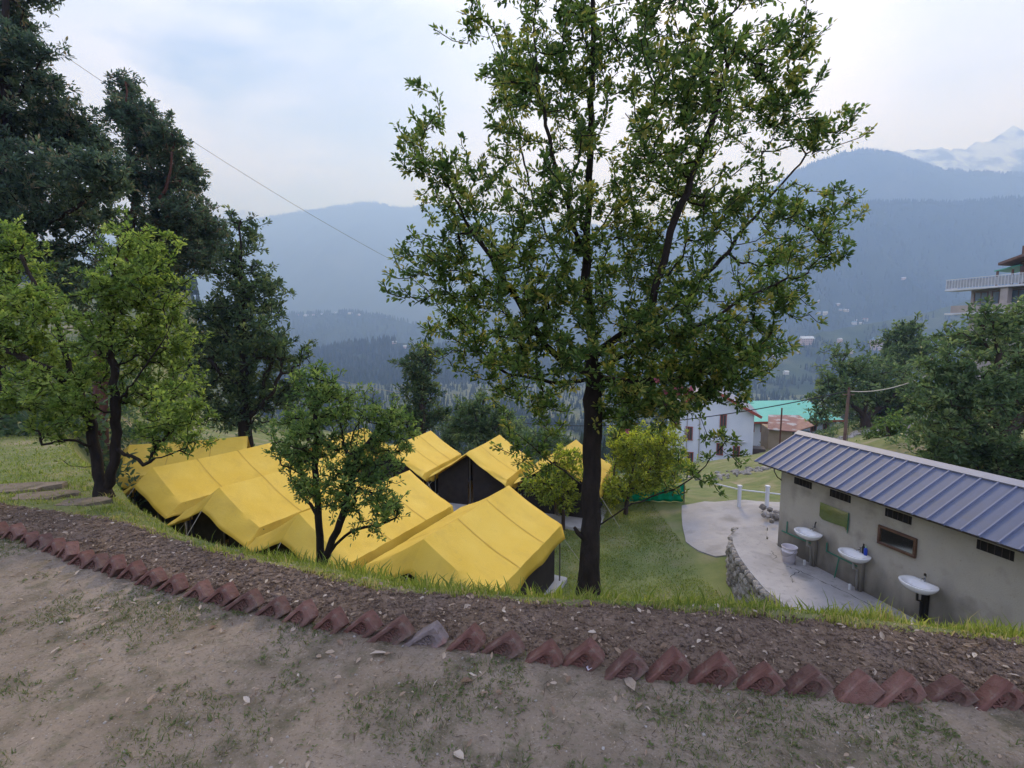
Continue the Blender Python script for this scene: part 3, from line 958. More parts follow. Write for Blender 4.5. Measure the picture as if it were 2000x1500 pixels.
h = 3.8
TZ = EYE - h
rows = [((-.441 * h, 2.323 * h), (-0.13, 12.08), TZ, 'yellow tent nearest the big tree trunk, in front of the others'),
        ((-1.216 * h, 2.675 * h), (-3.0, 13.5), TZ, 'yellow tent behind the small leafy tree, second from the big trunk'),
        ((-1.962 * h, 3.157 * h), (-5.9, 15.3), TZ, 'yellow tent with folded front between the two left trees, third from the big trunk'),
        ((-2.778 * h, 3.656 * h), (-8.8, 17.1), TZ, 'yellow tent just right of the forked tree, its front flap reaching the trunk')]
for k, (f, b, z, lab) in enumerate(rows):
    make_tent(lab, f, b, z, 10 + k)
make_tent('yellow tent seen broadside behind the forked tree, leftmost of all', (-13.6, 16.9), (-10.35, 18.4), EYE - 3.8, 20, awn=0.4)
ZB = EYE - 3.95
back = [((-1.5, 16.6), (-0.54, 19.35), 'yellow tent with open dark gable facing the lawn in the back row'),
        ((-4.45, 17.45), (-3.5, 20.2), 'yellow tent left of the open dark gable in the back row'),
        ((-7.4, 18.3), (-6.5, 21.0), 'yellow tent mostly hidden behind the small leafy tree in the back row'),
        ((1.5, 15.75), (2.45, 18.4), 'yellow tent behind the big trunk and the bushes in the back row')]
for k, (f, b, lab) in enumerate(back):
    make_tent(lab, f, b, ZB, 30 + k, w=1.4, rise=0.9, awn=0.28, drop=0.06, corner=0.12)

# ------------------------------------------------------------------ brick edging
BL, BH, BT = 0.228, 0.108, 0.074


def brick_mesh(seed, frog=True, mat=M_brick):
    rs = random.Random(seed)
    ch = 0.006
    mb = MB()
    X, Y, Z = BL / 2, BH / 2, BT / 2
    N = 28
    # outline points of front face by angle, frog outline (a stadium)
    fl, fr = 0.050, 0.033
    ring_o, ring_i = [], []
    for k in range(N):
        a = 2 * math.pi * k / N
        ca, sa = math.cos(a), math.sin(a)
        kx = (X - ch) / abs(ca) if abs(ca) > 1e-6 else 1e9
        ky = (Y - ch) / abs(sa) if abs(sa) > 1e-6 else 1e9
        r = min(kx, ky)
        ring_o.append((ca * r, sa * r))
        # stadium
        best = None
        lo_, hi_ = 0.0, 0.2
        for _ in range(24):
            m_ = (lo_ + hi_) / 2
            px, py = ca * m_, sa * m_
            dx = max(0, abs(px) - fl)
            if math.hypot(dx, py) < fr: lo_ = m_
            else: hi_ = m_
        ring_i.append((ca * lo_, sa * lo_))
    # put true corners into the outer ring
    for sx in (-1, 1):
        for sy in (-1, 1):
            k = min(range(N), key=lambda q: (ring_o[q][0] - sx * (X - ch)) ** 2 + (ring_o[q][1] - sy * (Y - ch)) ** 2)
            ring_o[k] = (sx * (X - ch), sy * (Y - ch))
    j = lambda s=0.0016: rs.uniform(-s, s)
    vs, fs = [], []
    O = list(range(N))
    for p in ring_o: vs.append((p[0] + j(), p[1] + j(), Z + j(0.001)))
    if frog:
        for p in ring_i: vs.append((p[0], p[1], Z))
        for p in ring_i: vs.append((p[0] * 0.93, p[1] * 0.90, Z - 0.020))
        for k in range(N):
            k2 = (k + 1) % N
            fs.append((k, k2, N + k2, N + k))
            fs.append((N + k, N + k2, 2 * N + k2, 2 * N + k))
        fs.append([2 * N + k for k in range(N)])
    else:
        fs.append(O)
    # sides: chamfer ring then back
    b1 = len(vs)
    for p in ring_o:
        q = (p[0] * X / (X - ch) if abs(p[0]) > X - ch - 0.004 else p[0], p[1] * Y / (Y - ch) if abs(p[1]) > Y - ch - 0.004 else p[1])
        vs.append((q[0] + j(), q[1] + j(), Z - ch))
    b2 = len(vs)
    for k in range(N):
        vs.append((vs[b1 + k][0] + j(0.001), vs[b1 + k][1] + j(0.001), -Z + ch))
    b3 = len(vs)
    for p in ring_o: vs.append((p[0] + j(), p[1] + j(), -Z))
    for k in range(N):
        k2 = (k + 1) % N
        fs.append((k2, k, b1 + k, b1 + k2))
        fs.append((b1 + k2, b1 + k, b2 + k, b2 + k2))
        fs.append((b2 + k2, b2 + k, b3 + k, b3 + k2))
    fs.append([b3 + k for k in range(N)][::-1])
    # chipped corner
    cx, cyy = X, Y * rs.choice([1, 1, -1])
    chipr, chipd = rs.uniform(0.012, 0.030), rs.uniform(0.003, 0.013)
    vs = [Vector(v) for v in vs]
    for v in vs:
        dd = math.hypot(v.x - cx, v.y - cyy)
        if dd < chipr:
            k = (1 - dd / chipr) * rs.uniform(0.3, 1.0) * chipd
            v.x -= k; v.y -= k * (1 if cyy > 0 else -1)
    mb.add(vs, fs)
    return mesh_np('brick', np.array([tuple(v) for v in mb.v]), mb.f, mat)


def text_mesh(s, size, depth, mat):
    cu = bpy.data.curves.new('stamp', 'FONT')
    cu.body = s; cu.size = size; cu.extrude = depth
    cu.align_x = 'CENTER'; cu.align_y = 'CENTER'
    cu.resolution_u = 3
    cu.offset = 0.0012
    ob = bpy.data.objects.new('stamp', cu)
    COL.objects.link(ob)
    dg = bpy.context.evaluated_depsgraph_get()
    me = bpy.data.meshes.new_from_object(ob.evaluated_get(dg))
    bpy.data.objects.remove(ob, do_unlink=True)
    me.materials.clear(); me.materials.append(mat)
    return me


stamps = {m.name: text_mesh('NS', 0.054, 0.006, m) for m in (M_brick, M_brick2, M_brick3, M_brick4)}
edging = thing('brick_edging', 'row of red bricks set on edge along the tilled bed', 'brick edging', (0, 2.3, 0))
variants = [brick_mesh(20 + k, True, [M_brick, M_brick, M_brick2, M_brick, M_brick4, M_brick2, M_brick, M_brick4][k]) for k in range(8)]
v_plain = brick_mesh(9, False, M_brick2)
v_mort = brick_mesh(8, True, M_brick3)
rb = random.Random(3)
# walk along the row
xs_ = np.linspace(-5.6, 3.4, 2400)
ys_ = row_y(xs_)
# smooth
ker = np.ones(161) / 161
ys_s = np.convolve(np.pad(ys_, 80, mode='edge'), ker, 'valid')
arc = np.concatenate([[0], np.cumsum(np.hypot(np.diff(xs_), np.diff(ys_s)))])
pos = 0.1
k = 0
while pos < arc[-1] - 0.1:
    x = np.interp(pos, arc, xs_); y = np.interp(pos, arc, ys_s)
    x2 = np.interp(pos + 0.05, arc, xs_); y2 = np.interp(pos + 0.05, arc, ys_s)
    e1 = Vector((x2 - x, y2 - y, 0)).normalized()
    yaw = rb.uniform(-0.13, 0.13)
    e1 = Matrix.Rotation(yaw, 3, 'Z') @ e1
    nrm = Vector((e1.y, -e1.x, 0))            # towards the camera side
    al = R(41) + rb.uniform(-0.09, 0.09)
    up = (Vector((0, 0, 1)) + nrm * rb.uniform(-0.22, -0.02)).normalized()
    nrm = (nrm - up * nrm.dot(up)).normalized()
    e1 = up.cross(nrm).normalized()
    bx = (e1 * math.cos(al) + up * math.sin(al))
    by = (-e1 * math.sin(al) + up * math.cos(al))
    bz = bx.cross(by)
    apex_h = 0.124 + rb.uniform(-0.020, 0.014)
    apex = Vector((x, y, Hs(x, y - 0.06) * 0 + apex_h))
    cpos = apex - bx * BL / 2 - by * BH / 2
    M = Matrix(((bx.x, by.x, bz.x, cpos.x), (bx.y, by.y, bz.y, cpos.y), (bx.z, by.z, bz.z, cpos.z), (0, 0, 0, 1)))
    nth = int(round((x - (-5.6)) / 0.01))
    if abs(x - 1.66) < 0.095: me = v_plain
    elif abs(x + 0.31) < 0.095: me = v_mort
    else: me = variants[rb.randrange(8)]
    o = link('brick', me, edging)
    o.matrix_parent_inverse = Matrix.Translation((0, 2.3, 0)).inverted()
    o.matrix_basis = M
    if me is not v_plain:
        st = link('stamp', stamps[me.materials[0].name], o)
        st.location = (0.012, 0, BT / 2 - 0.0185)
        st.rotation_euler = (0, 0, 0.0)
    pos += 0.197 + rb.uniform(-0.012, 0.014)
    k += 1

# ------------------------------------------------------------------ soil clods, stones, litter, grass
def ico(sub=1):
    bm = bmesh.new()
    bmesh.ops.create_icosphere(bm, subdivisions=sub, radius=1)
    v = np.array([tuple(q.co) for q in bm.verts]); f = np.array([[q.index for q in fa.verts] for fa in bm.faces])
    bm.free()
    return v, f


def lumps(name, label, cat, pts, size, mat, rs, flat=0.7, sub=1, sink=0.25):
    v, f = ico(sub)
    N = len(pts)
    V = v[None] * (1 + 0.35 * (rs.rand(N, len(v), 1) - 0.5))
    sc = np.stack([size * (0.7 + 0.6 * rs.rand(N)), size * (0.7 + 0.6 * rs.rand(N)), size * flat * (0.7 + 0.6 * rs.rand(N))], -1)
    V = V * sc[:, None, :]
    a = rs.rand(N) * 6.28
    c, s = np.cos(a)[:, None], np.sin(a)[:, None]
    V = np.stack([V[..., 0] * c - V[..., 1] * s, V[..., 0] * s + V[..., 1] * c, V[..., 2]], -1)
    V = V + pts[:, None, :]
    V[..., 2] += (sc[:, 2] * (0.5 - sink))[:, None]
    Fq = (np.arange(N)[:, None, None] * len(v) + f[None]).reshape(-1, 3)
    me = mesh_np(name, V.reshape(-1, 3), Fq, mat)
    return tag(link(name, me), label, cat, kind='stuff')


def scatter_bed(N, rs, x0=-6.2, x1=3.9):
    x = x0 + (x1 - x0) * rs.rand(N)
    lo, hi = row_y(x) + 0.05, bed_y(x) + 0.02
    y = lo + (hi - lo) * rs.rand(N)
    return np.stack([x, y, H(x, y)], -1)


rs = np.random.RandomState(11)
pts = scatter_bed(20000, rs)
lumps('soil_clods', 'loose dark soil clods covering the tilled bed', 'soil', pts, (0.003 + 0.011 * rs.rand(len(pts)) ** 2.6), M_soil, rs, 0.85)
pts = scatter_bed(380, rs)
lumps('soil_clods', 'bigger lumps of earth lying on the tilled bed', 'soil', pts, (0.010 + 0.022 * rs.rand(len(pts)) ** 2), M_soil, rs, 0.75, 2)
# grit and pebbles on the dirt
N = 2500
x = -4.8 + 8.2 * rs.rand(N); y = 0.9 + 2.9 * rs.rand(N)
k_ = y < row_y(x) - 0.02
x, y = x[k_], y[k_]
lumps('pebble_gravel', 'small grit and pebbles on the trodden dirt', 'gravel', np.stack([x, y, H(x, y)], -1), 0.002 + 0.006 * rs.rand(len(x)) ** 3, M_stone, rs, 0.7, 1)


def leaf_cards(N, pos, axis, nrm, Ls, Ws, curl=0.15):
    """six-vertex folded leaves"""
    axis = axis / np.linalg.norm(axis, axis=1, keepdims=True)
    side = np.cross(nrm, axis)
    side /= (np.linalg.norm(side, axis=1, keepdims=True) + 1e-9)
    up = np.cross(axis, side)
    Lc, Wc = Ls[:, None], Ws[:, None]
    base = pos
    tip = pos + axis * Lc - up * Lc * curl
    l1 = pos + axis * Lc * 0.33 + side * Wc * 0.5 + up * Wc * 0.16
    r1 = pos + axis * Lc * 0.33 - side * Wc * 0.5 + up * Wc * 0.16
    l2 = pos + axis * Lc * 0.72 + side * Wc * 0.40 + up * Wc * 0.12 - up * Lc * curl * 0.5
    r2 = pos + axis * Lc * 0.72 - side * Wc * 0.40 + up * Wc * 0.12 - up * Lc * curl * 0.5
    V = np.stack([base, l1, l2, tip, r2, r1], 1).reshape(-1, 3)
    o = (np.arange(N) * 6)[:, None]
    F1 = o + np.array([[0, 3, 2, 1]]); F2 = o + np.array([[0, 5, 4, 3]])
    return V, np.concatenate([F1, F2], 0)


def blades(name, label, pts, hts, mat, rs, wid=0.005, lean=0.35, rnd=None):
    N = len(pts)
    a = rs.rand(N) * 6.283
    d = np.stack([np.cos(a), np.sin(a), np.zeros(N)], -1)
    b = rs.rand(N) * 6.283
    s = np.stack([np.cos(b), np.sin(b), np.zeros(N)], -1) * (wid * (0.6 + 0.8 * rs.rand(N)))[:, None]
    up = np.array([0, 0, 1.0])
    hc = hts[:, None]
    ln = (lean * (0.2 + rs.rand(N)))[:, None]
    m = pts + up * hc * 0.55 + d * hc * ln * 0.35
    t = pts + up * hc * (1 - 0.25 * ln) + d * hc * ln
    V = np.stack([pts - s, pts + s, m - s * 0.8, m + s * 0.8, t - s * 0.12, t + s * 0.12], 1).reshape(-1, 3)
    o = (np.arange(N) * 6)[:, None]
    Fq = np.concatenate([o + np.array([[0, 1, 3, 2]]), o + np.array([[2, 3, 5, 4]])], 0)
    r = rs.rand(N) if rnd is None else rnd
    me = mesh_np(name, V, Fq, mat, attr=[('rnd', 'FACE', np.concatenate([r, r]))])
    return tag(link(name, me), label, 'grass', kind='stuff')


# grass strip along the crest of the bank
N = 52000
x = -8.5 + 12.5 * rs.rand(N)
off = rs.rand(N) ** 1.4 * (1.1 + 1.3 * sstep(-1, -6, x)) - 0.03
y = bed_y(x) + off + 0.05 * fbm(x * 4, x * 0 + 3, 3)
dens = fbm(x * 2.3, y * 2.3, 3)
k_ = rs.rand(N) < np.clip(0.75 + 0.7 * dens, 0.12, 1)
x, y, off, dens = x[k_], y[k_], off[k_], dens[k_]
tall = rs.rand(len(x)) < 0.04
clump = np.clip(0.5 + 0.9 * fbm(x * 5.5 + 40, y * 5.5, 2), 0.25, 1.3)
hts = (0.028 + 0.050 * rs.rand(len(x))) * clump * (1 + 0.5 * (clump > 0.9)) * (1 - 0.35 * sstep(-1.2, -2.6, x)) + tall * rs.rand(len(x)) * 0.09
pp = np.stack([x, y, H(x, y) - 0.004], -1)
rn_ = np.clip(0.42 + 0.33 * dens + 0.28 * rs.randn(len(x)) + 0.35 * (off < 0.06), 0, 1)
blades('bank_grass', 'fresh yellow-green grass along the crest of the bank', pp, hts, M_grass, rs, 0.0032, 0.6, rn_)
# rough grass on the left plateau and the left hillside
N = 42000
x = -14 + 12 * rs.rand(N); y = 4.5 + 11 * rs.rand(N) ** 1.2
d = crest_dist(x, y)
k_ = (d < 0.1) & (y > bed_y(x) + 0.2) & (rs.rand(N) < np.clip(0.8 + 0.8 * fbm(x * 0.8, y * 0.8, 3), 0.05, 1))
x, y = x[k_], y[k_]
pp = np.stack([x, y, H(x, y) - 0.01], -1)
blades('hillside_grass', 'rough green grass on the slope left of the forked tree', pp, (0.02 + 0.05 * rs.rand(len(x)) ** 2) * (1 + 1.6 * sstep(0.6, 3.0, -crest_dist(x, y))) , M_grass, rs, 0.006, 0.7, np.clip(0.3 + 0.3 * rs.randn(len(x)), 0, 1))
# bank face and lawn
N = 60000
x = -6 + 13 * rs.rand(N); y = 3.4 + 17 * rs.rand(N)
d = crest_dist(x, y)
k_ = (d > 0.6) & ~((x > 4.7) & (y > 7) & (y < 12.2)) & ~((x > 4.5) & (y > 11.5))
x, y = x[k_], y[k_]
z = H(x, y)
pp = np.stack([x, y, z - 0.01], -1)
k_ = rs.rand(len(x)) < np.clip(0.65 + 0.9 * fbm(x * 0.7, y * 0.7, 3), 0.1, 1)
pp = pp[k_]
onbank = (pp[:, 2] > -3.7)
blades('lawn_grass', 'short green grass on the lawn and the bank face', pp, np.where(onbank, 0.08 + 0.10 * rs.rand(len(pp)), 0.025 + 0.04 * rs.rand(len(pp))), M_grass, rs, 0.008, 0.7, np.clip(0.30 + 0.25 * rs.randn(len(pp)), 0, 1))
N = 150000
x = 0.0 + 6.4 * rs.rand(N); y = 4.8 + 12.7 * rs.rand(N)
k_ = ~((x > 4.75) & (y < 12.4)) & ~((x > 4.9) & (y > 11.8)) & (rs.rand(N) < np.clip(0.6 + 1.0 * fbm(x * 1.1, y * 1.1, 4), 0.06, 1)) & (crest_dist(x, y) > 1.6)
x, y = x[k_], y[k_]
blades('lawn_grass', 'cropped patchy grass on the open lawn right of the big tree', np.stack([x, y, H(x, y) - 0.005], -1), 0.02 + 0.035 * rs.rand(len(x)), M_grass, rs, 0.007, 0.9, np.clip(0.48 + 0.25 * rs.randn(len(x)) + 0.4 * fbm(x * 0.8, y * 0.8, 3), 0, 1))
# thin weeds on the dirt
N = 200000
x = -5.5 + 9.2 * rs.rand(N); y = 0.8 + 3.4 * rs.rand(N)
near_row = sstep(0.75, 0.02, row_y(x) - y)
right = sstep(0.7, 2.0, x - 0.3 * (y - 1.2))
m_ = fbm(x * 2.6, y * 2.6, 4) + 0.32 * near_row + 0.24 * right * sstep(0.9, 0.3, row_y(x) - y) - 0.27
patch = fbm(x * 12 + 5, y * 12, 2)
k_ = (m_ + 0.30 * patch > 0.04) & (y < row_y(x) - 0.01) & (rs.rand(N) < 0.7)
x, y = x[k_], y[k_]
pp = np.stack([x, y, H(x, y) - 0.003], -1)
blades('thin_weeds_grass', 'thin trampled weeds and grass on the dirt', pp, 0.010 + 0.028 * rs.rand(len(x)) ** 1.5, M_weed, rs, 0.0020, 1.3, np.clip(0.45 + 0.3 * rs.randn(len(x)), 0, 1))
# broad-leaf weed rosettes on the dirt and by the bricks
def rosette_field(N, seed):
    rr = np.random.RandomState(seed)
    P_, A_, Nn, L_ = [], [], [], []
    tries = 0
    while len(P_) < N * 6 and tries < 20000:
        tries += 1
        x0 = rr.uniform(-4.6, 3.0); yr = float(row_y(x0)); y0 = yr - abs(rr.randn()) * 0.45 - 0.03
        if y0 < 0.9 or fbm(np.array([x0 * 2.6]), np.array([y0 * 2.6]), 4)[0] < -0.12: continue
        z0 = Hs(x0, y0)
        for q in range(6):
            a = rr.rand() * 6.28
            P_.append((x0 + rr.randn() * 0.012, y0 + rr.randn() * 0.012, z0 + 0.004))
            A_.append((math.cos(a), math.sin(a), rr.uniform(0.1, 0.8)))
            Nn.append((rr.randn() * 0.2, rr.randn() * 0.2, 1))
            L_.append(rr.uniform(0.008, 0.022))
    P_, A_, Nn, L_ = map(np.array, (P_, A_, Nn, L_))
    V, Fq = leaf_cards(len(P_), P_, A_, Nn, L_, L_ * 0.42)
    r = rr.rand(len(P_)) * 0.8
    me = mesh_np('broadleaf_weeds', V, Fq, M_weed, attr=[('rnd', 'FACE', np.concatenate([r, r]))])
    tag(link('broadleaf_weeds', me), 'small broad-leaved weeds sprouting from the dirt', 'weeds', kind='stuff')


rosette_field(650, 4)
# dry leaf litter
def litter(N, seed, where, name, label):
    rr = np.random.RandomState(seed)
    x, y = where(rr, N)
    n = len(x)
    p = np.stack([x, y, H(x, y) + 0.006 + 0.012 * rr.rand(n)], -1)
    a = rr.rand(n) * 6.28
    ax = np.stack([np.cos(a), np.sin(a), rr.randn(n) * 0.25], -1)
    nn = np.stack([rr.randn(n) * 0.35, rr.randn(n) * 0.35, np.ones(n)], -1)
    L_ = 0.014 + 0.036 * rr.rand(n) ** 1.6
    V, Fq = leaf_cards(n, p, ax, nn, L_, L_ * (0.3 + 0.25 * rr.rand(n)), 0.12)
    r = np.clip(0.5 + 0.3 * rr.randn(n), 0, 1)
    me = mesh_np(name, V, Fq, M_litter, attr=[('rnd', 'FACE', np.concatenate([r, r]))])
    tag(link(name, me), label, 'leaf litter', kind='stuff')


def w_bed(rr, N):
    x = -6.2 + 10 * rr.rand(N)
    return x, row_y(x) + 0.05 + (bed_y(x) - row_y(x)) * rr.rand(N)


def w_dirt(rr, N):
    x = -4.6 + 8 * rr.rand(N)
    y = row_y(x) - 0.04 - np.abs(rr.randn(N)) * 0.55
    k = y > 0.8
    return x[k], y[k]


litter(1300, 31, w_bed, 'bed_leaf_litter', 'dry fallen leaves strewn over the tilled bed')
litter(520, 32, w_dirt, 'dirt_leaf_litter', 'dry fallen leaves strewn over the trodden dirt')


def straw(N, seed, where, name, label):
    rr = np.random.RandomState(seed)
    x, y = where(rr, N)
    n = len(x)
    p = np.stack([x, y, H(x, y) + 0.004 + 0.008 * rr.rand(n)], -1)
    a = rr.rand(n) * 6.28
    ax = np.stack([np.cos(a), np.sin(a), rr.randn(n) * 0.12], -1)
    nn = np.stack([rr.randn(n) * 0.2, rr.randn(n) * 0.2, np.ones(n)], -1)
    L_ = 0.02 + 0.07 * rr.rand(n) ** 2
    V, Fq = leaf_cards(n, p, ax, nn, L_, 0.0012 + 0.0022 * rr.rand(n), 0.02)
    r = rr.rand(n)
    me = mesh_np(name, V, Fq, M_straw, attr=[('rnd', 'FACE', np.concatenate([r, r]))])
    tag(link(name, me), label, 'straw', kind='stuff')


M_straw = leaf_mat('straw_and_twigs', [(0.0, (0.05, 0.035, 0.028)), (0.5, (0.13, 0.095, 0.07)), (1.0, (0.34, 0.28, 0.20))], 0.1, 0.8, 0.2)
straw(2600, 33, w_dirt, 'dirt_straw_litter', 'bits of straw and twig on the trodden dirt')
straw(2600, 34, w_bed, 'bed_straw_litter', 'bits of straw and twig on the tilled bed')


def single_leaf(px, py, L, W, mat, r, label, rz, name='fallen_leaf', cat='leaf'):
    s = EYE / max(0.05, EYE - P(px, py, 1).z)
    q = P(px, py, s)
    z = Hs(q.x, q.y)
    V, Fq = leaf_cards(1, np.array([[-L / 2, 0, 0.010]]), np.array([[1, 0, 0.06]]), np.array([[0.1, 0.2, 1.0]]), np.array([L]), np.array([W]), 0.16)
    me = mesh_np(name, V, Fq, mat, attr=[('rnd', 'FACE', [r, r])])
    o = link(name, me)
    o.location = (q.x, q.y, z + 0.004)
    o.rotation_euler = (0, 0, rz)
    so = o.modifiers.new('t', 'SOLIDIFY'); so.thickness = 0.0012
    return tag(o, label, cat)


single_leaf(1230, 1336, 0.105, 0.046, M_litter, 0.75, 'large pale tan fallen leaf in front of the bricks below the big tree', R(100))
single_leaf(912, 1337, 0.06, 0.045, M_litter, 0.05, 'curled reddish brown fallen leaf on the dirt left of centre', R(20))
single_leaf(1152, 1310, 0.05, 0.03, M_plastic, 0.9, 'small white paper scrap lying against a brick', R(60), 'paper_scrap', 'paper scrap')
single_leaf(896, 1477, 0.05, 0.04, M_litter, 0.95, 'pale cream fallen leaf at the bottom of the dirt, left of centre', R(-30))
single_leaf(740, 1278, 0.09, 0.028, M_litter, 0.9, 'long pale leaf beside the weeds under the row of bricks', R(15))
single_leaf(1150, 1180, 0.06, 0.03, M_leaf_yellow, 1.0, 'bright yellow fallen leaf on the bed below the big tree', R(-60))
# ------------------------------------------------------------------ wash block
WX, WY, WZ = 6.21, 10.89, -3.25
WRZ = math.atan2(-.968, .2504)
LEN = 10.5
shed = thing('wash_block', 'low grey plastered wash block with blue-grey sheet metal roof', 'shed', (WX, WY, WZ), WRZ)
WD = 1.75                                   # depth of the block
wall = MB()
wall.box((LEN / 2, 0.06, 0.55), (LEN, 0.12, 2.9))
wall.box((LEN / 2, WD, 0.55), (LEN, 0.12, 2.9))
wall.box((0.06, WD / 2, 0.62), (0.12, WD - 0.12, 3.04))
wall.box((LEN - 0.06, WD / 2, 0.62), (0.12, WD - 0.12, 3.04))
wall.add([(0.0, 0, 1.99), (0.0, WD, 1.99), (0.0, WD / 2, 2.42), (0.12, 0, 1.99), (0.12, WD, 1.99), (0.12, WD / 2, 2.42)], [(0, 2, 1), (3, 4, 5), (0, 3, 5, 2), (1, 2, 5, 4)])
wall.build('wall', M_plaster, shed)
EY, EZ, RY, RZ = -0.36, 1.93, WD / 2, 2.56  # eave and ridge in the local y-z plane
EY2 = WD + 0.36
x0, x1 = -0.42, LEN + 0.4
pitch = 0.236
npan = int((x1 - x0) / pitch)
sl = Vector((0, RY - EY, RZ - EZ)); slen = sl.length; sl.normalize()
nrm = Vector((0, -sl.z, sl.y))
for side in (0, 1):
    for k in range(npan):
        xa = x0 + k * pitch; xb = xa + pitch
        pb = MB()
        t = 0.006
        def L2(x, a, hgt):
            p = Vector((x, EY, EZ)) + sl * a + nrm * hgt
            if side: p = Vector((p.x, WD - p.y, p.z))
            return p
        pts = [L2(xa + 0.018, -0.0, 0), L2(xb - 0.018, 0, 0), L2(xb - 0.018, slen, 0), L2(xa + 0.018, slen, 0),
               L2(xa + 0.018, 0, t), L2(xb - 0.018, 0, t), L2(xb - 0.018, slen, t), L2(xa + 0.018, slen, t)]
        fs = [(3, 2, 1, 0), (4, 5, 6, 7), (0, 1, 5, 4), (1, 2, 6, 5), (2, 3, 7, 6), (3, 0, 4, 7)]
        if side: fs = [f[::-1] for f in fs]
        pb.add(pts, fs)
        pb.build('roof_panel', M_roof_blue, shed)
        rbm = MB()
        pts = [L2(xa - 0.020, -0.015, 0.0), L2(xa - 0.011, -0.015, 0.034), L2(xa + 0.011, -0.015, 0.034), L2(xa + 0.020, -0.015, 0.0),
               L2(xa - 0.020, slen, 0.0), L2(xa - 0.011, slen, 0.034), L2(xa + 0.011, slen, 0.034), L2(xa + 0.020, slen, 0.0)]
        fs = [(0, 1, 5, 4), (1, 2, 6, 5), (2, 3, 7, 6), (0, 3, 2, 1), (4, 5, 6, 7), (0, 4, 7, 3)]
        if side: fs = [f[::-1] for f in fs]
        rbm.add(pts, fs)
        rbm.build('roof_rib', M_roof_rib, shed)
cap = MB()
cw = 0.12
for s in (1, -1):
    def C2(x, a, hgt):
        p = Vector((x, RY, RZ)) - sl * a + nrm * hgt
        if s < 0: p = Vector((p.x, WD - p.y, p.z))
        return p
    fs = [(0, 1, 2, 3)] if s > 0 else [(3, 2, 1, 0)]
    cap.add([C2(x0 - 0.04, cw, 0.040), C2(x1 + 0.04, cw, 0.040), C2(x1 + 0.04, -0.02, 0.052), C2(x0 - 0.04, -0.02, 0.052)], fs)
    cap.add([C2(x0 - 0.04, cw, 0.012), C2(x1 + 0.04, cw, 0.012), C2(x1 + 0.04, cw, 0.040), C2(x0 - 0.04, cw, 0.040)], fs)
M_cap = pmat('pale_ridge_sheet', (0.24, 0.245, 0.29), (0.29, 0.295, 0.34), 1.2, 0.5, metal=0.1)
cap.build('ridge_cap', M_cap, shed)
MB().bar((x0 + 0.03, EY + 0.09, EZ - 0.02), (x1 - 0.03, EY + 0.09, EZ - 0.02), 0.05, 0.06).build('eave_purlin', M_fascia, shed)
MB().bar((x0 + 0.03, -0.02, EZ + 0.13), (x1 - 0.03, -0.02, EZ + 0.13), 0.05, 0.06).build('eave_purlin', M_fascia, shed)
for bxp in (0.02,):
    br = MB()
    br.bar((bxp, -0.01, 1.93), (bxp, EY + 0.06, 1.91), 0.03)
    br.tube([(bxp, -0.01, 1.58), (bxp, -0.13, 1.66), (bxp, -0.22, 1.80), (bxp, -0.24, 1.91)], 0.012, 6)
    br.build('eave_bracket', M_fascia, shed)
for va in (0.37, 1.27, 2.41, 3.83, 5.2):
    v = MB()
    v.box((va + 0.23, 0.012, 1.685), (0.46, 0.035, 0.15))
    vo = v.build('vent_opening', M_dark, shed)
    fr = MB()
    for k in range(5):
        fr.bar((va + 0.05 + k * 0.09, -0.007, 1.61), (va + 0.05 + k * 0.09, -0.007, 1.76), 0.006)
    fr.build('vent_bar', M_fascia, vo)


def on_wall(x, y, z):
    return Matrix.Translation((WX, WY, WZ)) @ Matrix.Rotation(WRZ, 4, 'Z') @ Vector((x, y, z))


def wall_thing(name, label, cat, x, y, z, group=None):
    return thing(name, label, cat, on_wall(x, y, z), WRZ, group)


# mirrors
mm, t, b = base_mat('mirror_glass')
b.inputs['Base Color'].default_value = (0.62, 0.66, 0.62, 1); b.inputs['Metallic'].default_value = 1.0; b.inputs['Roughness'].default_value = 0.06
M_mirror = mm
mir = wall_thing('framed_mirror', 'wide mirror in a brown wooden frame on the wash block wall', 'mirror', 2.66, 0, 1.24)
fw = 0.045
for (a, c, sx, sz) in ((0, 0.175 - fw / 2, 0.67, fw), (0, -0.175 + fw / 2, 0.67, fw), (-0.335 + fw / 2, 0, fw, 0.35 - 2 * fw), (0.335 - fw / 2, 0, fw, 0.35 - 2 * fw)):
    MB().box((a, -0.024, c), (sx, 0.044, sz), bev=0.006).build('frame_rail', M_wood, mir)
o = MB().box((0, -0.012, 0), (0.60, 0.012, 0.28)).build('glass', M_mirror, mir)
o.rotation_euler = (0, 0, 0)
mir2 = wall_thing('frameless_mirror', 'broken frameless mirror reflecting yellow-green grass, left of the framed one', 'mirror', 1.40, 0, 1.24)
gl = MB()
outl = [(-0.32, 0.18), (0.10, 0.185), (0.335, 0.18), (0.325, -0.17), (0.31, -0.18), (0.28, -0.13), (0.05, -0.155), (-0.25, -0.17), (-0.33, -0.12)]
gl.add([(a, -0.020, c) for a, c in outl] + [(a, -0.008, c) for a, c in outl], [list(range(9)), list(range(9, 18))[::-1]] + [(i, 9 + i, 9 + (i + 1) % 9, (i + 1) % 9) for i in range(9)])
g = gl.build('glass', M_mirror, mir2)
g.rotation_euler = (R(1.5), 0, R(-2))
g.location = (0, -0.012, 0)
MB().tube([(0.335, -0.032, 0.17), (0.335, -0.03, -0.05), (0.325, -0.03, -0.24)], 0.007, 5).build('edge_strip', M_green_pipe, mir2)


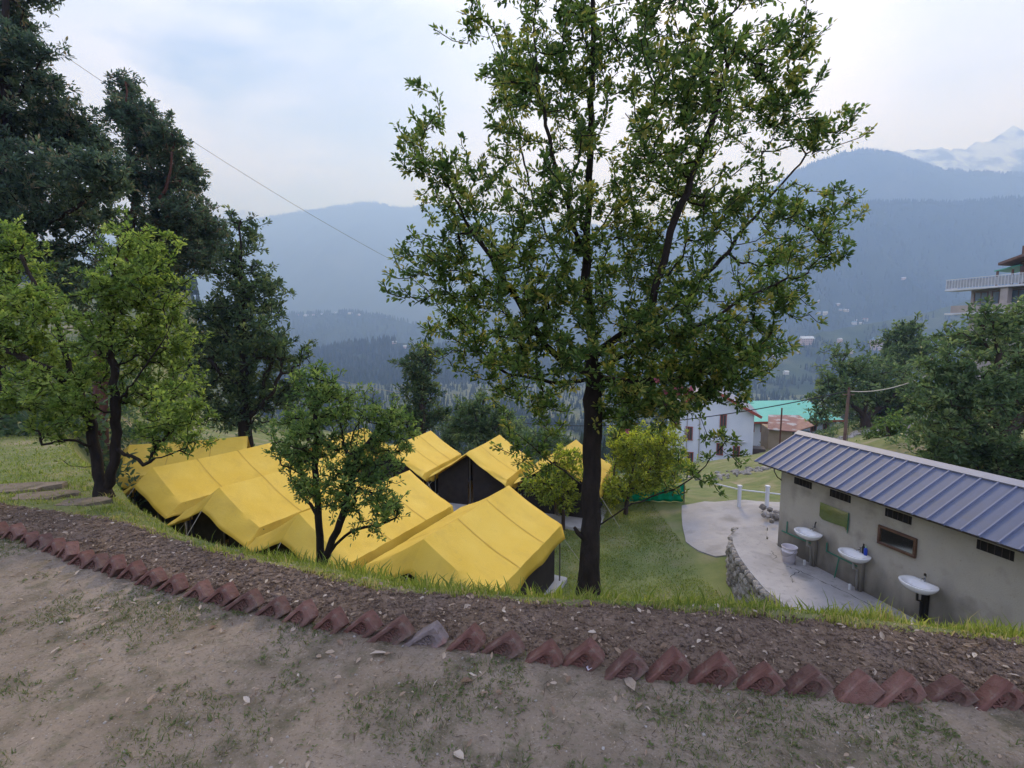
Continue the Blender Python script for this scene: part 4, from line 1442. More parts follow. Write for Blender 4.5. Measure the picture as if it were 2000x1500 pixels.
def basin(label, x, rot=0.0):
    root = wall_thing('wash_basin', label, 'wash basin', x, -0.02, 0.0, 'white basins along the wash block wall')
    # outline seen from above: flat back against the wall, round front
    n = 36
    def outline(k, grow=0.0):
        a = 2 * math.pi * k / n
        X = 0.275 * math.copysign(abs(math.cos(a)) ** 0.85, math.cos(a))
        Yv = math.sin(a)
        Y = -0.20 + (0.215 * Yv if Yv < 0 else 0.185 * min(1, Yv * 1.35))
        return X * (1 + grow), -0.20 + (Y + 0.20) * (1 + grow)
    levels = [(-0.55, -0.130), (-0.30, -0.115), (-0.10, -0.065), (-0.015, -0.028), (0.0, -0.010), (-0.01, 0.0), (-0.10, 0.0)]
    mb = MB()
    zt = 0.76
    V = []
    for g, z in levels:
        for k in range(n):
            a = outline(k, g)
            V.append((a[0], a[1], zt + z))
    # bowl, set towards the front
    bl = [(0.0, -0.002), (-0.10, -0.035), (-0.28, -0.085), (-0.62, -0.115), (-0.93, -0.12)]
    for g, z in bl:
        for k in range(n):
            a = 2 * math.pi * k / n
            V.append((0.215 * math.cos(a) * (1 + g), -0.235 + 0.135 * math.sin(a) * (1 + g), zt + z))
    F_ = []
    nl = len(levels) + len(bl)
    for i in range(nl - 1):
        for k in range(n):
            k2 = (k + 1) % n
            F_.append((i * n + k, i * n + k2, (i + 1) * n + k2, (i + 1) * n + k))
    F_.append([k for k in range(n)][::-1])
    F_.append([(nl - 1) * n + k for k in range(n)])
    link('bowl', mesh_np('bowl', V, F_, M_white, smooth=True), root)
    MB().lathe([(0.0, 0.004), (0.022, 0.004), (0.024, 0.0)], (0, -0.235, zt - 0.119), 14).build('drain', M_chrome, root)
    MB().box((0.02, -0.352, zt - 0.035), (0.05, 0.012, 0.014), bev=0.003).build('overflow_slot', M_dark, root)
    tp = MB()
    tp.lathe([(0.0, 0.10), (0.020, 0.10), (0.020, 0.085), (0.011, 0.08), (0.013, 0.0)], (0.0, -0.055, zt), 10)
    tp.tube([(0, -0.055, zt + 0.05), (0, -0.10, zt + 0.06), (0, -0.145, zt + 0.045)], 0.009, 8)
    tp.build('tap', M_chrome, root, smooth=True)
    return root


b1 = basin('white wash basin by the plastic bucket, farthest along the wall', 1.0)
b2 = basin('white wash basin holding the blue bottle, in the middle', 2.05)
b3 = basin('white wash basin nearest the camera, right of the framed mirror', 3.2)
for bb, nm in ((b1, 0), (b2, 1), (b3, 2)):
    pm = M_grey_pipe if nm < 2 else M_black_plastic
    MB().tube([(0.0, -0.20, 0.60), (0.0, -0.19, 0.46), (0.0, -0.10, 0.42), (0.02, -0.10, 0.02)], 0.020, 8).build('waste_pipe', pm, bb, smooth=True)
    MB().box((0.02, -0.035, 0.30), (0.09, 0.06, 0.60)).build('support_post', M_plaster if nm < 2 else M_dark, bb)
    MB().lathe([(0.026, 0.0), (0.026, 0.10), (0.018, 0.115)], (-0.06, -0.17, 0.0), 10).build('pipe_stub', M_whitepaint, bb)
# tall black tap handle on the first basin
MB().tube([(0.02, -0.04, 0.84), (0.02, -0.04, 0.92), (0.05, -0.05, 0.98)], 0.012, 6).build('tap_lever', M_black_plastic, b1)
MB().tube([(0.0, -0.05, 0.86), (0.0, -0.06, 0.90)], 0.018, 6).build('tap_lever', M_black_plastic, b3)
bt = wall_thing('soap_bottle', 'blue plastic bottle standing on the middle basin', 'bottle', 2.17, -0.09, 0.76)
MB().lathe([(0.0, 0.0), (0.030, 0.002), (0.032, 0.02), (0.032, 0.115), (0.020, 0.14), (0.0, 0.142)], (0, 0, 0.002), 14, sy=0.8).build('body', M_blue_plastic, bt, smooth=True)
MB().lathe([(0.012, 0.0), (0.012, 0.035), (0.0, 0.037)], (0, 0, 0.142), 10).build('cap', pmat('mint_cap', (0.35, 0.62, 0.50), None, 5, 0.4), bt)
bt = wall_thing('soap_bottle', 'small black bottle behind the blue one on the middle basin', 'bottle', 2.10, -0.06, 0.76)
MB().lathe([(0.0, 0.0), (0.022, 0.002), (0.024, 0.02), (0.024, 0.125), (0.012, 0.15)], (0, 0, 0.002), 12).build('body', M_black_plastic, bt, smooth=True)
MB().lathe([(0.012, 0.0), (0.014, 0.04), (0.0, 0.042)], (0, 0, 0.152), 10).build('cap', M_black_plastic, bt)
bk = wall_thing('plastic_bucket', 'white plastic bucket on the floor under the farthest basin', 'bucket', 0.76, -0.42, 0.0)
MB().lathe([(0.0, 0.004), (0.118, 0.004), (0.122, 0.01), (0.140, 0.25), (0.150, 0.255), (0.150, 0.275), (0.143, 0.28), (0.150, 0.345), (0.158, 0.348), (0.158, 0.362), (0.150, 0.364), (0.143, 0.34), (0.124, 0.03), (0.0, 0.025)], (0, 0, 0), 28).build('tub', M_plastic, bk, smooth=True)
MB().tube([(0.155 * math.cos(a), 0.155 * math.sin(a), 0.33 - 0.10 * math.sin(a) * 0 - 0.02 - 0.14 * abs(math.sin(a))) for a in [math.pi * 1.0 + math.pi * k / 12 for k in range(13)]], 0.004, 5).build('handle', M_metal_pole, bk)
# green water pipes
gp = wall_thing('green_water_pipe', 'green water pipe feeding the farthest basin', 'pipe', 0.5, -0.03, 0.45)
MB().tube([(-0.37, 0, -0.03), (0.46, -0.01, 0.01), (0.46, -0.03, 0.16)], 0.014, 7).build('run', M_green_pipe, gp)
MB().tube([(-0.23, 0, -0.02), (-0.23, 0, 0.24)], 0.013, 7).build('riser', M_green_pipe, gp)
gp = wall_thing('green_water_pipe', 'green water pipe running to the middle basin', 'pipe', 1.6, -0.03, 0.42)
MB().tube([(-0.30, 0, 0.03), (0.40, -0.01, 0.03), (0.41, -0.03, 0.20)], 0.014, 7).build('run', M_green_pipe, gp)
MB().tube([(-0.30, 0, 0.02), (-0.30, 0, 0.21)], 0.013, 7).build('riser', M_green_pipe, gp)
MB().tube([(0.0, -0.01, 0.02), (-0.03, -0.06, -0.40)], 0.012, 7).build('drop_leg', M_green_pipe, gp)

# ------------------------------------------------------------------ concrete platform and yard, stone retaining wall
PZ = WZ
edge = [(6.6, 12.1), (5.85, 12.0), (5.45, 11.55), (5.22, 11.0), (5.05, 10.3), (4.95, 9.6), (4.90, 8.9), (5.0, 8.2), (5.3, 7.4), (5.6, 6.4), (5.9, 5.4)]
inner = [on_wall(11, 0.05, 0), on_wall(-0.4, 0.05, 0)]
poly = [(p.x, p.y) for p in inner[::-1]] + []
pl = MB()
pl.prism([(inner[1].x, inner[1].y)] + edge + [(inner[0].x, inner[0].y)], PZ - 1.6, PZ)
plat = pl.build('concrete_platform', M_conc, None)
tag(plat, kind='structure')
# dark wandering cracks: thin recess-coloured strips a hair above the slab
ck = MB()
def crack(pts, w):
    pts = [Vector(p) for p in pts]
    rr = random.Random(len(pts))
    fine = []
    for a, b_ in zip(pts[:-1], pts[1:]):
        for i in range(7):
            q = a.lerp(b_, i / 7); q.x += rr.uniform(-0.022, 0.022); q.y += rr.uniform(-0.022, 0.022); fine.append(q)
    fine.append(pts[-1])
    for i in range(len(fine) - 1):
        d = (fine[i + 1] - fine[i]); d.z = 0
        s = Vector((-d.y, d.x, 0)).normalized() * w * rr.uniform(0.3, 1.0)
        ck.add([fine[i] - s, fine[i] + s, fine[i + 1] + s * 0.8, fine[i + 1] - s * 0.8], [(0, 1, 2, 3)])
lz = 0.004
crack([on_wall(0.9, -0.62, lz), on_wall(1.15, -0.50, lz), on_wall(1.7, -0.42, lz), on_wall(2.2, -0.34, lz), on_wall(2.9, -0.28, lz)], 0.010)
crack([on_wall(1.15, -0.50, lz), on_wall(1.25, -0.85, lz), on_wall(1.5, -1.05, lz)], 0.008)
crack([on_wall(0.2, -0.35, lz), on_wall(0.5, -0.5, lz), on_wall(0.55, -0.65, lz)], 0.006)
ck.build('crack', M_dark, plat)
# retaining wall: each stone its own piece
rw = random.Random(17)
stone_meshes = []
for k in range(5):
    v, f = ico(2)
    vv = []
    for p in v:
        q = Vector(p)
        m_ = max(abs(q.x), abs(q.y), abs(q.z))
        q = q.lerp(q / m_, 0.55)
        q *= 1 + 0.18 * mnoise.noise(q * 1.6 + Vector((k * 7.1, 0, 0)))
        vv.append(tuple(q * 0.5))
    stone_meshes.append((mesh_np('stone', vv, f, M_stone), mesh_np('stone', vv, f, M_stone2)))
rwall = thing('stone_retaining_wall', 'rough stone retaining wall below the concrete platform', 'wall', (5.2, 10.5, PZ - 1.2))
for a, b_ in zip(edge[:-3], edge[1:-2]):
    a, b_ = Vector((*a, 0)), Vector((*b_, 0))
    L = (b_ - a).length
    d = (b_ - a).normalized()
    out = Vector((d.y, -d.x, 0))
    ang = math.atan2(d.y, d.x)
    z = PZ - 0.02
    while z > PZ - 1.35:
        hgt = rw.uniform(0.09, 0.17)
        x = rw.uniform(-0.05, 0.0)
        while x < L:
            w = rw.uniform(0.12, 0.26)
            o = link('stone', rw.choice(stone_meshes)[0 if rw.random() < 0.6 else 1], rwall)
            o.location = a + d * (x + w / 2) + out * (0.01 + rw.uniform(-0.02, 0.03)) + Vector((0, 0, z - hgt / 2)) - rwall.location
            o.scale = (w * 1.06, rw.uniform(0.14, 0.2), hgt * 1.08)
            o.rotation_euler = (rw.uniform(-0.1, 0.1), rw.uniform(-0.12, 0.12), ang + rw.uniform(-0.12, 0.12))
            x += w
        z -= hgt

# lower concrete yard: follows the ground as a thin slab
def draped_slab(name, poly, lift, mat, n=40):
    """a slab whose top follows the ground inside a convex-ish outline"""
    xs = [p[0] for p in poly]; ys = [p[1] for p in poly]
    bm = bmesh.new()
    vs = [bm.verts.new((p[0], p[1], 0)) for p in poly]
    bm.faces.new(vs)
    bmesh.ops.triangulate(bm, faces=bm.faces[:])
    for _ in range(4):
        bmesh.ops.subdivide_edges(bm, edges=[e for e in bm.edges if e.calc_length() > 0.45], cuts=1, use_grid_fill=False)
        bmesh.ops.triangulate(bm, faces=bm.faces[:])
    for v in bm.verts:
        v.co.z = Hs(v.co.x, v.co.y) + lift
    r_ = bmesh.ops.extrude_face_region(bm, geom=bm.faces[:])
    for g_ in r_['geom']:
        if isinstance(g_, bmesh.types.BMVert): g_.co.z -= 0.35
    bmesh.ops.recalc_face_normals(bm, faces=bm.faces[:])
    me = bpy.data.meshes.new(name)
    bm.to_mesh(me); bm.free()
    me.materials.append(mat)
    o = link(name, me)
    return tag(o, kind='structure')


M_conc2 = pmat('worn_concrete', (0.29, 0.28, 0.28), (0.36, 0.345, 0.345), 1.0, 0.9, 0.3, 30, c3=(0.21, 0.20, 0.195), scale3=1.3, lo3=0.56, hi3=0.75)
yard = [(5.75, 15.9), (6.6, 16.1), (7.9, 15.9), (9.3, 15.6), (9.3, 12.7), (6.6, 12.15), (5.87, 12.05), (5.35, 12.2), (5.1, 12.7), (5.0, 13.4), (5.25, 14.4), (5.5, 15.2)]
draped_slab('concrete_yard', yard, 0.03, M_conc2)
draped_slab('road', [tuple(P(430, 838, 25))[:2], tuple(P(560, 838, 27))[:2], tuple(P(600, 860, 23))[:2], tuple(P(480, 880, 21.5))[:2]], 0.12, M_conc2)

# white posts and rail at the back of the yard
rail = thing('white_railing', 'low white railing with two posts behind the concrete yard', 'railing', (8, 16, -4))
pa, pb_ = P(1443, 992, 15.6), P(1497, 998, 15.2)
for q in (pa, pb_):
    z0 = Hs(q.x, q.y)
    MB().box((q.x - 8, q.y - 16, z0 + 4 + 0.32), (0.095, 0.095, 0.75), bev=0.012).build('post', M_whitepaint, rail)
    MB().box((q.x - 8, q.y - 16, z0 + 4 + 0.71), (0.125, 0.125, 0.05), bev=0.01).build('post_cap', M_whitepaint, rail)
ra, rb_ = P(1395, 944, 16.6), P(1530, 966, 14.9)
MB().tube([ra - Vector((8, 16, -4)), pa + Vector((0, 0.02, 0.60)) - Vector((8, 16, -4)), rb_ - Vector((8, 16, -4))], 0.022, 7).build('rail', M_whitepaint, rail)
# heap of stones in a plastic sheet by the block corner
hp = thing('rubble_heap', 'small heap of dark stones beside the corner of the wash block', 'rubble', P(1510, 1003, 14.2))
hz0 = Hs(hp.location.x, hp.location.y); hp.location.z = hz0 + 0.05
for k in range(22):
    o = link('stone', rw.choice(stone_meshes)[rw.choice([0, 1, 1])], hp)
    o.location = (rw.gauss(0, 0.22), rw.gauss(0, 0.15), 0.06 + abs(rw.gauss(0, 0.08)))
    o.scale = [rw.uniform(0.08, 0.2)] * 3; o.rotation_euler = (rw.random() * 3, rw.random() * 3, rw.random() * 3)

# ------------------------------------------------------------------ stepping stones on the left
for k, (a, b_, s, w, dpt, lab) in enumerate([(15, 942, 5.6, 1.05, 0.34, 'flat grey stepping slab at the left edge of the picture'), (85, 957, 5.25, 0.62, 0.26, 'flat grey stepping slab between two others left of the forked tree'),
                                             (163, 975, 4.95, 0.46, 0.22, 'flat grey stepping slab touching the foot of the forked tree')]):
    q = P(a, b_, s)
    z = Hs(q.x, q.y)
    o = link('stepping_slab', None)
    bpy.data.objects.remove(o)
    mb = MB()
    n = 14
    pts = []
    for i in range(n):
        an = 2 * math.pi * i / n
        r_ = 1 + 0.12 * math.sin(i * 2.3 + k) + 0.06 * math.cos(i * 5.1)
        pts.append((w / 2 * math.copysign(abs(math.cos(an)) ** 0.7, math.cos(an)) * r_, dpt / 2 * math.copysign(abs(math.sin(an)) ** 0.7, math.sin(an)) * r_))
    mb.prism(pts, -0.10, 0.028)
    o = mb.build('stepping_slab', M_dirt, None)
    o.location = (q.x, q.y, z); o.rotation_euler = (0.02, -0.03, 0.15)
    tag(o, lab, 'slab', 'stepping slabs on the left path')

# green net fence pieces
def net(name, label, pts, hgt, seed, group='green shade net round the tents'):
    rr = random.Random(seed)
    V, F_ = [], []
    fine = []
    for a, b_ in zip(pts[:-1], pts[1:]):
        for i in range(10): fine.append(a.lerp(b_, i / 10))
    fine.append(pts[-1])
    o0 = fine[0].copy()
    nn = 7
    for i, q in enumerate(fine):
        for j in range(nn):
            t_ = j / (nn - 1)
            V.append((q.x - o0.x + 0.05 * math.sin(i * 1.3 + seed) * (1 - abs(2 * t_ - 1)), q.y - o0.y + 0.06 * math.sin(i * 1.9 + t_ * 2), q.z - o0.z + hgt * t_ * (1 - 0.10 * abs(math.sin(i * 0.314)))))
    for i in range(len(fine) - 1):
        for j in range(nn - 1):
            F_.append((i * nn + j, (i + 1) * nn + j, (i + 1) * nn + j + 1, i * nn + j + 1))
    root = thing(name, label, 'net fence', o0, 0, group)
    o = link('net', mesh_np('net', V, np.array(F_), M_net, True, attr=[('rnd', 'FACE', np.random.RandomState(seed).rand(len(F_)))]), root)
    so = o.modifiers.new('t', 'SOLIDIFY'); so.thickness = 0.01
    for q in (pts[0], pts[-1]):
        MB().tube([q - o0 - Vector((0, 0, 0.2)), q - o0 + Vector((0, 0, hgt + 0.06))], 0.022, 6).build('post', M_metal_pole, root)
    return root


def gp_(px, py, s):
    q = P(px, py, s); q.z = Hs(q.x, q.y); return q


net('green_net', 'green net sagging at the corner of the concrete yard', [gp_(1195, 990, 17.6), gp_(1270, 985, 17.2), gp_(1336, 975, 16.8)], 0.62, 1)
net('green_net', 'green net stretched behind the tents left of the small tree', [gp_(500, 890, 22.5), gp_(560, 890, 22.5), gp_(640, 890, 22.5)], 0.75, 2)
# ------------------------------------------------------------------ houses
def window(parent, x, y, z, w, hh, frame=M_redtrim, glass=M_window):
    wd = MB().box((x, y - 0.02, z), (w, 0.06, hh)).build('window', glass, parent)
    f = MB()
    for (a, c, sx, sz) in ((0, hh / 2, w + 0.12, 0.07), (0, -hh / 2, w + 0.12, 0.07), (-w / 2, 0, 0.07, hh), (w / 2, 0, 0.07, hh), (0, 0, 0.045, hh)):
        f.box((x + a, y - 0.06, z + c), (sx, 0.06, sz))
    f.build('frame', frame, wd)


# white gabled house
gx = P(1385, 850, 45)
zb = -10.4
wh = thing('white_house', 'pale blue-white gabled house with red eave trim and small brown windows', 'house', (gx.x, gx.y, zb), R(-20))
hw, eav, rid, dp = 3.7, 5.2, 7.3, 8.0
MB().add([(-hw, 0, -2), (hw, 0, -2), (hw, 0, eav), (0, 0, rid), (-hw, 0, eav), (-hw, dp, -2), (hw, dp, -2), (hw, dp, eav), (0, dp, rid), (-hw, dp, eav)],
         [(0, 1, 2, 3, 4), (1, 6, 7, 2), (5, 9, 8, 7, 6), (0, 4, 9, 5)]).build('wall', M_housewall, wh)
for s in (-1, 1):
    k = (rid - eav) / hw
    ov = 0.55
    r_ = MB()
    e0, e1 = Vector((s * (hw + ov), -0.5, eav - k * ov + 0.10)), Vector((0, -0.5, rid + 0.10))
    e2, e3 = e1 + Vector((0, dp + 1, 0)), e0 + Vector((0, dp + 1, 0))
    dn = Vector((0, 0, -0.14))
    r_.add([e0, e1, e2, e3, e0 + dn, e1 + dn, e2 + dn, e3 + dn], [(0, 1, 2, 3), (7, 6, 5, 4), (0, 4, 5, 1), (3, 2, 6, 7), (0, 3, 7, 4)])
    ro = r_.build('roof', M_cap, wh)
    MB().bar(e0 + Vector((0, -0.03, -0.08)), e1 + Vector((0, -0.03, -0.08)), 0.06, 0.24).build('barge_board', M_redtrim, ro)
for (x, z, w, h_) in ((1.15, 4.35, 0.50, 1.15), (-1.75, 3.0, 0.55, 1.25), (0.95, 1.7, 0.5, 1.05), (2.35, 1.55, 0.5, 1.05), (-2.9, 4.3, 0.5, 0.9), (-1.6, 0.7, 0.5, 1.0)):
    window(wh, x, 0, z, w, h_)
for x in (-1.95, -0.85):
    MB().tube([(x, -0.06, -1.5), (x, -0.06, 4.9)], 0.04, 6).build('drain_pipe', M_grey_pipe, wh)
MB().box((1.6, -0.12, 2.55), (2.9, 0.22, 0.12)).build('string_course', M_whitepaint, wh)
MB().box((1.6, -0.10, 0.55), (2.9, 0.18, 0.12)).build('string_course', M_whitepaint, wh)
MB().box((hw + 0.55, 1.0, 0.6), (1.1, 1.4, 2.6)).build('porch', M_fascia, wh)

# long building with a green roof
gq = P(1520, 820, 58)
zg = gq.z - 3.4
gb = thing('green_roofed_building', 'long low building with a turquoise green sheet roof and red eave', 'building', (gq.x, gq.y, zg), R(3))
W2 = 7.2
MB().box((0, 3.2, 0.9), (W2 * 2, 6, 4.6)).build('wall', M_housewall, gb)
rf = MB()
rf.add([(-W2 - 0.3, -0.6, 3.25), (W2 + 0.5, -0.6, 3.45), (W2 - 0.4, 5, 5.1), (-W2 + 0.0, 5, 5.0), (-W2 - 0.3, -0.6, 3.1), (W2 + 0.5, -0.6, 3.3), (W2 - 0.4, 5, 4.95), (-W2, 5, 4.85)],
       [(0, 1, 2, 3), (7, 6, 5, 4), (0, 4, 5, 1), (1, 5, 6, 2), (2, 6, 7, 3), (3, 7, 4, 0)])
rfo = rf.build('roof', M_greenroof, gb)
MB().bar((-W2 - 0.3, -0.64, 3.12), (W2 + 0.5, -0.64, 3.32), 0.08, 0.22).build('fascia', M_redtrim, rfo)
for k in range(9):
    window(gb, -W2 + 0.9 + k * 1.55, 0.2, 2.4, 0.7, 0.9)

# hut with a rusty sheet roof
hq = P(1535, 866, 46)
HUTK = 0.82
hut = thing('rusty_hut', 'small tan hut with a rusty red and grey sheet roof', 'hut', (hq.x, hq.y, hq.z), R(-14))
MB().box((-0.6, 1.8, 0.2), (2.5, 3.4, 2.8)).build('wall', M_tanwall, hut)
MB().box((1.6, 2.0, 0.2), (1.85, 3.0, 2.6)).build('side_wall', M_glassdoor, hut)
r_ = MB()
r_.add([(-2.1, -0.4, 1.65), (0.75, -0.5, 1.55), (2.9, 0.2, 2.2), (2.5, 4.2, 2.75), (-0.9, 4.4, 2.65), (-2.1, -0.4, 1.55), (0.75, -0.5, 1.45), (2.9, 0.2, 2.1), (2.5, 4.2, 2.65), (-0.9, 4.4, 2.55)],
       [(0, 1, 2, 3, 4), (9, 8, 7, 6, 5)] + [(i, 5 + i, 5 + (i + 1) % 5, (i + 1) % 5) for i in range(5)])
r_.build('roof', M_rustroof, hut)
hut.scale = (HUTK, HUTK, HUTK)
# low stone walls and rubble on the slope right of the hut
for k, (a, b_, s, n, sx, sy, lab) in enumerate([(1690, 846, 27, 260, 4.6, 2.6, 'bank of pale rubble behind the wash block roof'), (1450, 925, 24, 60, 2.2, 1.5, 'scatter of pale stones on the grass behind the railing'), (1440, 855, 30, 50, 1.4, 0.6, 'low stone wall beside the white house')]):
    q = terrain_hit(a, b_)
    rr = thing('rubble_bank', lab, 'rubble', q)
    for i in range(n):
        ox, oy = rw.gauss(0, sx * 0.5), rw.gauss(0, sy * 0.5)
        o = link('stone', rw.choice(stone_meshes)[0 if rw.random() < 0.8 else 1], rr)
        o.location = (ox, oy, Hs(q.x + ox, q.y + oy) - q.z + 0.02)
        sc_ = rw.uniform(0.10, 0.34) * (1 if k != 1 else 0.8)
        o.scale = (sc_ * 1.2, sc_, sc_ * 0.7); o.rotation_euler = (rw.random(), rw.random(), rw.random() * 6)
# scrub over the slopes
def scrub(name, label, N, fn, seed, mat, L0, size):
    rr = np.random.RandomState(seed)
    x, y = fn(rr, N)
    n = len(x); m = 46
    cz = H(x, y, False)
    sz = size * (0.4 + 0.9 * rr.rand(n) ** 1.5)
    v = rr.randn(n, m, 3); v /= np.linalg.norm(v, axis=-1, keepdims=True)
    p = v * (rr.rand(n, m, 1) ** 0.4) * sz[:, None, None] * np.array([1, 1, 0.7])
    p[..., 2] = np.abs(p[..., 2]) * 1.1
    p = p + np.stack([x, y, cz], -1)[:, None, :]
    ax = v + rr.randn(n, m, 3) * 0.6 + np.array([0, 0, 0.3])
    nr = rr.randn(n, m, 3) * 0.6 + np.array([0, 0, 1.0])
    K = n * m
    Ls = L0 * (0.6 + 0.8 * rr.rand(K))
    V, Fq = leaf_cards(K, p.reshape(-1, 3), ax.reshape(-1, 3), nr.reshape(-1, 3), Ls, Ls * 0.5, 0.15)
    r = np.clip(np.repeat(0.4 + 0.25 * rr.randn(n), m) + 0.2 * rr.randn(K), 0, 1)
    me = mesh_np(name, V, Fq, mat, attr=[('rnd', 'FACE', np.concatenate([r, r]))])
    tag(link(name, me), label, 'scrub', kind='stuff')


def f_right(rr, N):
    x = 9 + 34 * rr.rand(N); y = 15 + 42 * rr.rand(N)
    ax_ = np.degrees(np.arctan2(x, y))
    k = (fbm(x * 0.25, y * 0.25, 3) > -0.05) & ~((ax_ > 21) & (ax_ < 31.5) & (y < 48) & (y > 33)) & ~((ax_ < 39) & (y < 32)) 
    return x[k], y[k]


def f_back(rr, N):
    x = -22 + 32 * rr.rand(N); y = 23.5 + 30 * rr.rand(N)
    k = (fbm(x * 0.2 + 7, y * 0.2, 3) > -0.1) & ~((x > -12) & (x < -6) & (y < 29))
    return x[k], y[k]


def f_left(rr, N):
    r_l = 17 + 40 * rr.rand(N); a_l = np.radians(-58 + 22 * rr.rand(N))
    x = r_l * np.sin(a_l); y = r_l * np.cos(a_l)
    k = (crest_dist(x, y) < 1.5) | (y > 26)
    return x[k], y[k]


scrub('hillside_shrubbery', 'dense dark scrub on the rise behind the left trees', 900, f_left, 53, M_leaf_dark, 0.19, 1.15)
scrub('slope_shrubbery', 'low green scrub over the slope behind the wash block', 750, f_right, 51, M_leaf_right, 0.17, 0.75)
scrub('terrace_shrubbery', 'low green scrub falling away behind the tents', 650, f_back, 52, M_leaf_right, 0.19, 0.9)
# hotel on the right: its long front faces the valley, so it is seen at a glancing angle
hs = 52.0
hO = P(1846, 566, hs)
HROT = R(-72)
hdx, hdy = math.cos(HROT), math.sin(HROT)
hotel = thing('hillside_hotel', 'grey multi-storey hotel with white balcony railings on the right hillside', 'hotel', (hO.x, hO.y, -5.0), HROT)


def hl(px, py):                             # a point of the hotel front: x along the front, z up
    u = (px - 1000) / FPX
    v = (py - 750) / FPX
    t_ = (u * hs - hO.x) / (hdx - u * hdy * CP)
    s_ = hs + t_ * hdy * CP
    return t_, EYE - (v * CP + SP) * s_ + 5.0


zD = hl(1846, 566)[1]; zD2 = hl(1846, 612)[1]
hx1 = 15.0
MB().box(((1.6 + hx1) / 2, 4.6, zD / 2 - 1.5), (hx1 - 1.6, 6.4, zD + 3.0)).build('wall', M_hotelwall, hotel)
xU = hl(1968, 540)[0]
MB().box(((xU + hx1) / 2, 4.4, zD + 1.9), (hx1 - xU, 5.4, 3.8)).build('upper_wall', M_hotelwood, hotel)
for z, xl in ((zD, 0.0), (zD2, 0.15)):
    bal = MB().box(((xl + hx1) / 2, 0.95, z - 0.09), (hx1 - xl, 2.0, 0.18)).build('balcony', M_whitepaint, hotel)
    if z == zD:
        for k in range(46):
            MB().box((xl + 0.06 + k * 0.26, 0.02, z + 0.50), (0.045, 0.045, 0.95)).build('baluster', M_whitepaint, bal)
        MB().box(((xl + hx1) / 2, 0.02, z + 1.0), (hx1 - xl, 0.07, 0.07)).build('handrail', M_whitepaint, bal)
        MB().box(((xl + hx1) / 2, 0.06, z + 0.50), (hx1 - xl, 0.012, 0.80)).build('glass_panel', pmat('frosted_panel', (0.40, 0.43, 0.48), None, 2, 0.4), bal)
        MB().box((xl + 0.02, 0.95, z + 0.50), (0.03, 1.8, 0.90)).build('end_panel', M_whitepaint, bal)
    else:
        MB().box(((xl + 0.5 + hx1) / 2, 0.06, z + 0.38), (hx1 - xl - 0.5, 0.12, 0.75)).build('parapet', M_hotelwall, bal)
for k in range(7):
    window(hotel, 2.5 + k * 1.5, 1.38, (zD + zD2) / 2 - 0.05, 1.1, 1.7, M_hotelwood, M_glassdoor)
MB().box((xU - 0.3, 0.5, (zD + zD2) / 2 - 0.06), (0.6, 0.7, zD - zD2 - 0.2)).build('column', M_hotelwall, hotel)
xr0, zr0 = hl(1948, 514)
r_ = MB()
pk = zr0 + 2.4
r_.add([(xr0, -0.2, zr0), (xr0 + 7.5, -0.2, pk), (xr0 + 15, -0.2, zr0), (xr0, 8, zr0), (xr0 + 7.5, 8, pk), (xr0 + 15, 8, zr0),
        (xr0, -0.2, zr0 - 0.25), (xr0 + 7.5, -0.2, pk - 0.25), (xr0 + 15, -0.2, zr0 - 0.25), (xr0, 8, zr0 - 0.25), (xr0 + 7.5, 8, pk - 0.25), (xr0 + 15, 8, zr0 - 0.25)],
       [(0, 1, 4, 3), (1, 2, 5, 4), (9, 10, 7, 6), (10, 11, 8, 7), (0, 6, 7, 1), (1, 7, 8, 2), (3, 4, 10, 9), (4, 5, 11, 10), (0, 3, 9, 6), (2, 8, 11, 5)])
r_.build('roof', M_hotelwood, hotel)
xa, za = hl(1924, 528); xb, zb_ = hl(1972, 516)
r_ = MB()
r_.add([(xa, 1.2, za), (xb, 1.2, zb_), (xb, 4.5, zb_), (xa, 4.5, za), (xa, 1.2, za - 0.1), (xb, 1.2, zb_ - 0.1), (xb, 4.5, zb_ - 0.1), (xa, 4.5, za - 0.1)],
       [(0, 1, 2, 3), (7, 6, 5, 4), (0, 4, 5, 1), (1, 5, 6, 2), (2, 6, 7, 3), (3, 7, 4, 0)])
r_.build('canopy_roof', M_greenroof, hotel)
for x in (xa + 0.2, xa + 1.4):
    MB().box((x, 1.35, (zD + za) / 2 - 0.04), (0.14, 0.14, za - zD)).build('canopy_post', M_hotelwood, hotel)

# ------------------------------------------------------------------ poles and wires
def cable(name, label, a, b_, sag, r_, mat, n=24, group=None):
    pts = []
    for i in range(n + 1):
        t_ = i / n
        q = a.lerp(b_, t_); q.z -= sag * 4 * t_ * (1 - t_)
        pts.append(q - a)
    o = MB().tube(pts, r_, 5).build(name, mat, None)
    o.location = a
    return tag(o, label, 'cable', group)


up_ = gp_(1648, 880, 25)
top = P(1655, 760, 25)
pole = thing('utility_pole', 'rusty utility pole rising behind the wash block roof', 'utility pole', up_)
th = top.z - up_.z
M_rustpole = pmat('rusty_pole', (0.12, 0.075, 0.065), (0.18, 0.12, 0.10), 3, 0.8)
MB().tube([(0, 0, -0.5), (0.02, 0, th * 0.5), (0.06, 0, th)], [0.085, 0.075, 0.062], 8).build('shaft', M_rustpole, pole)
MB().lathe([(0.02, 0), (0.05, 0.02), (0.05, 0.09), (0.03, 0.11), (0.0, 0.12)], (0.06, 0, th), 10).build('insulator', M_bark_red, pole)
MB().bar((-0.25, 0, th - 0.25), (0.35, 0, th - 0.25), 0.05).build('cross_arm', M_rustpole, pole)
MB().tube([(0.12, -0.02, th - 0.1), (0.18, 0, th * 0.6), (0.14, 0.0, 0.1)], 0.014, 5).build('down_lead', M_wire, pole)
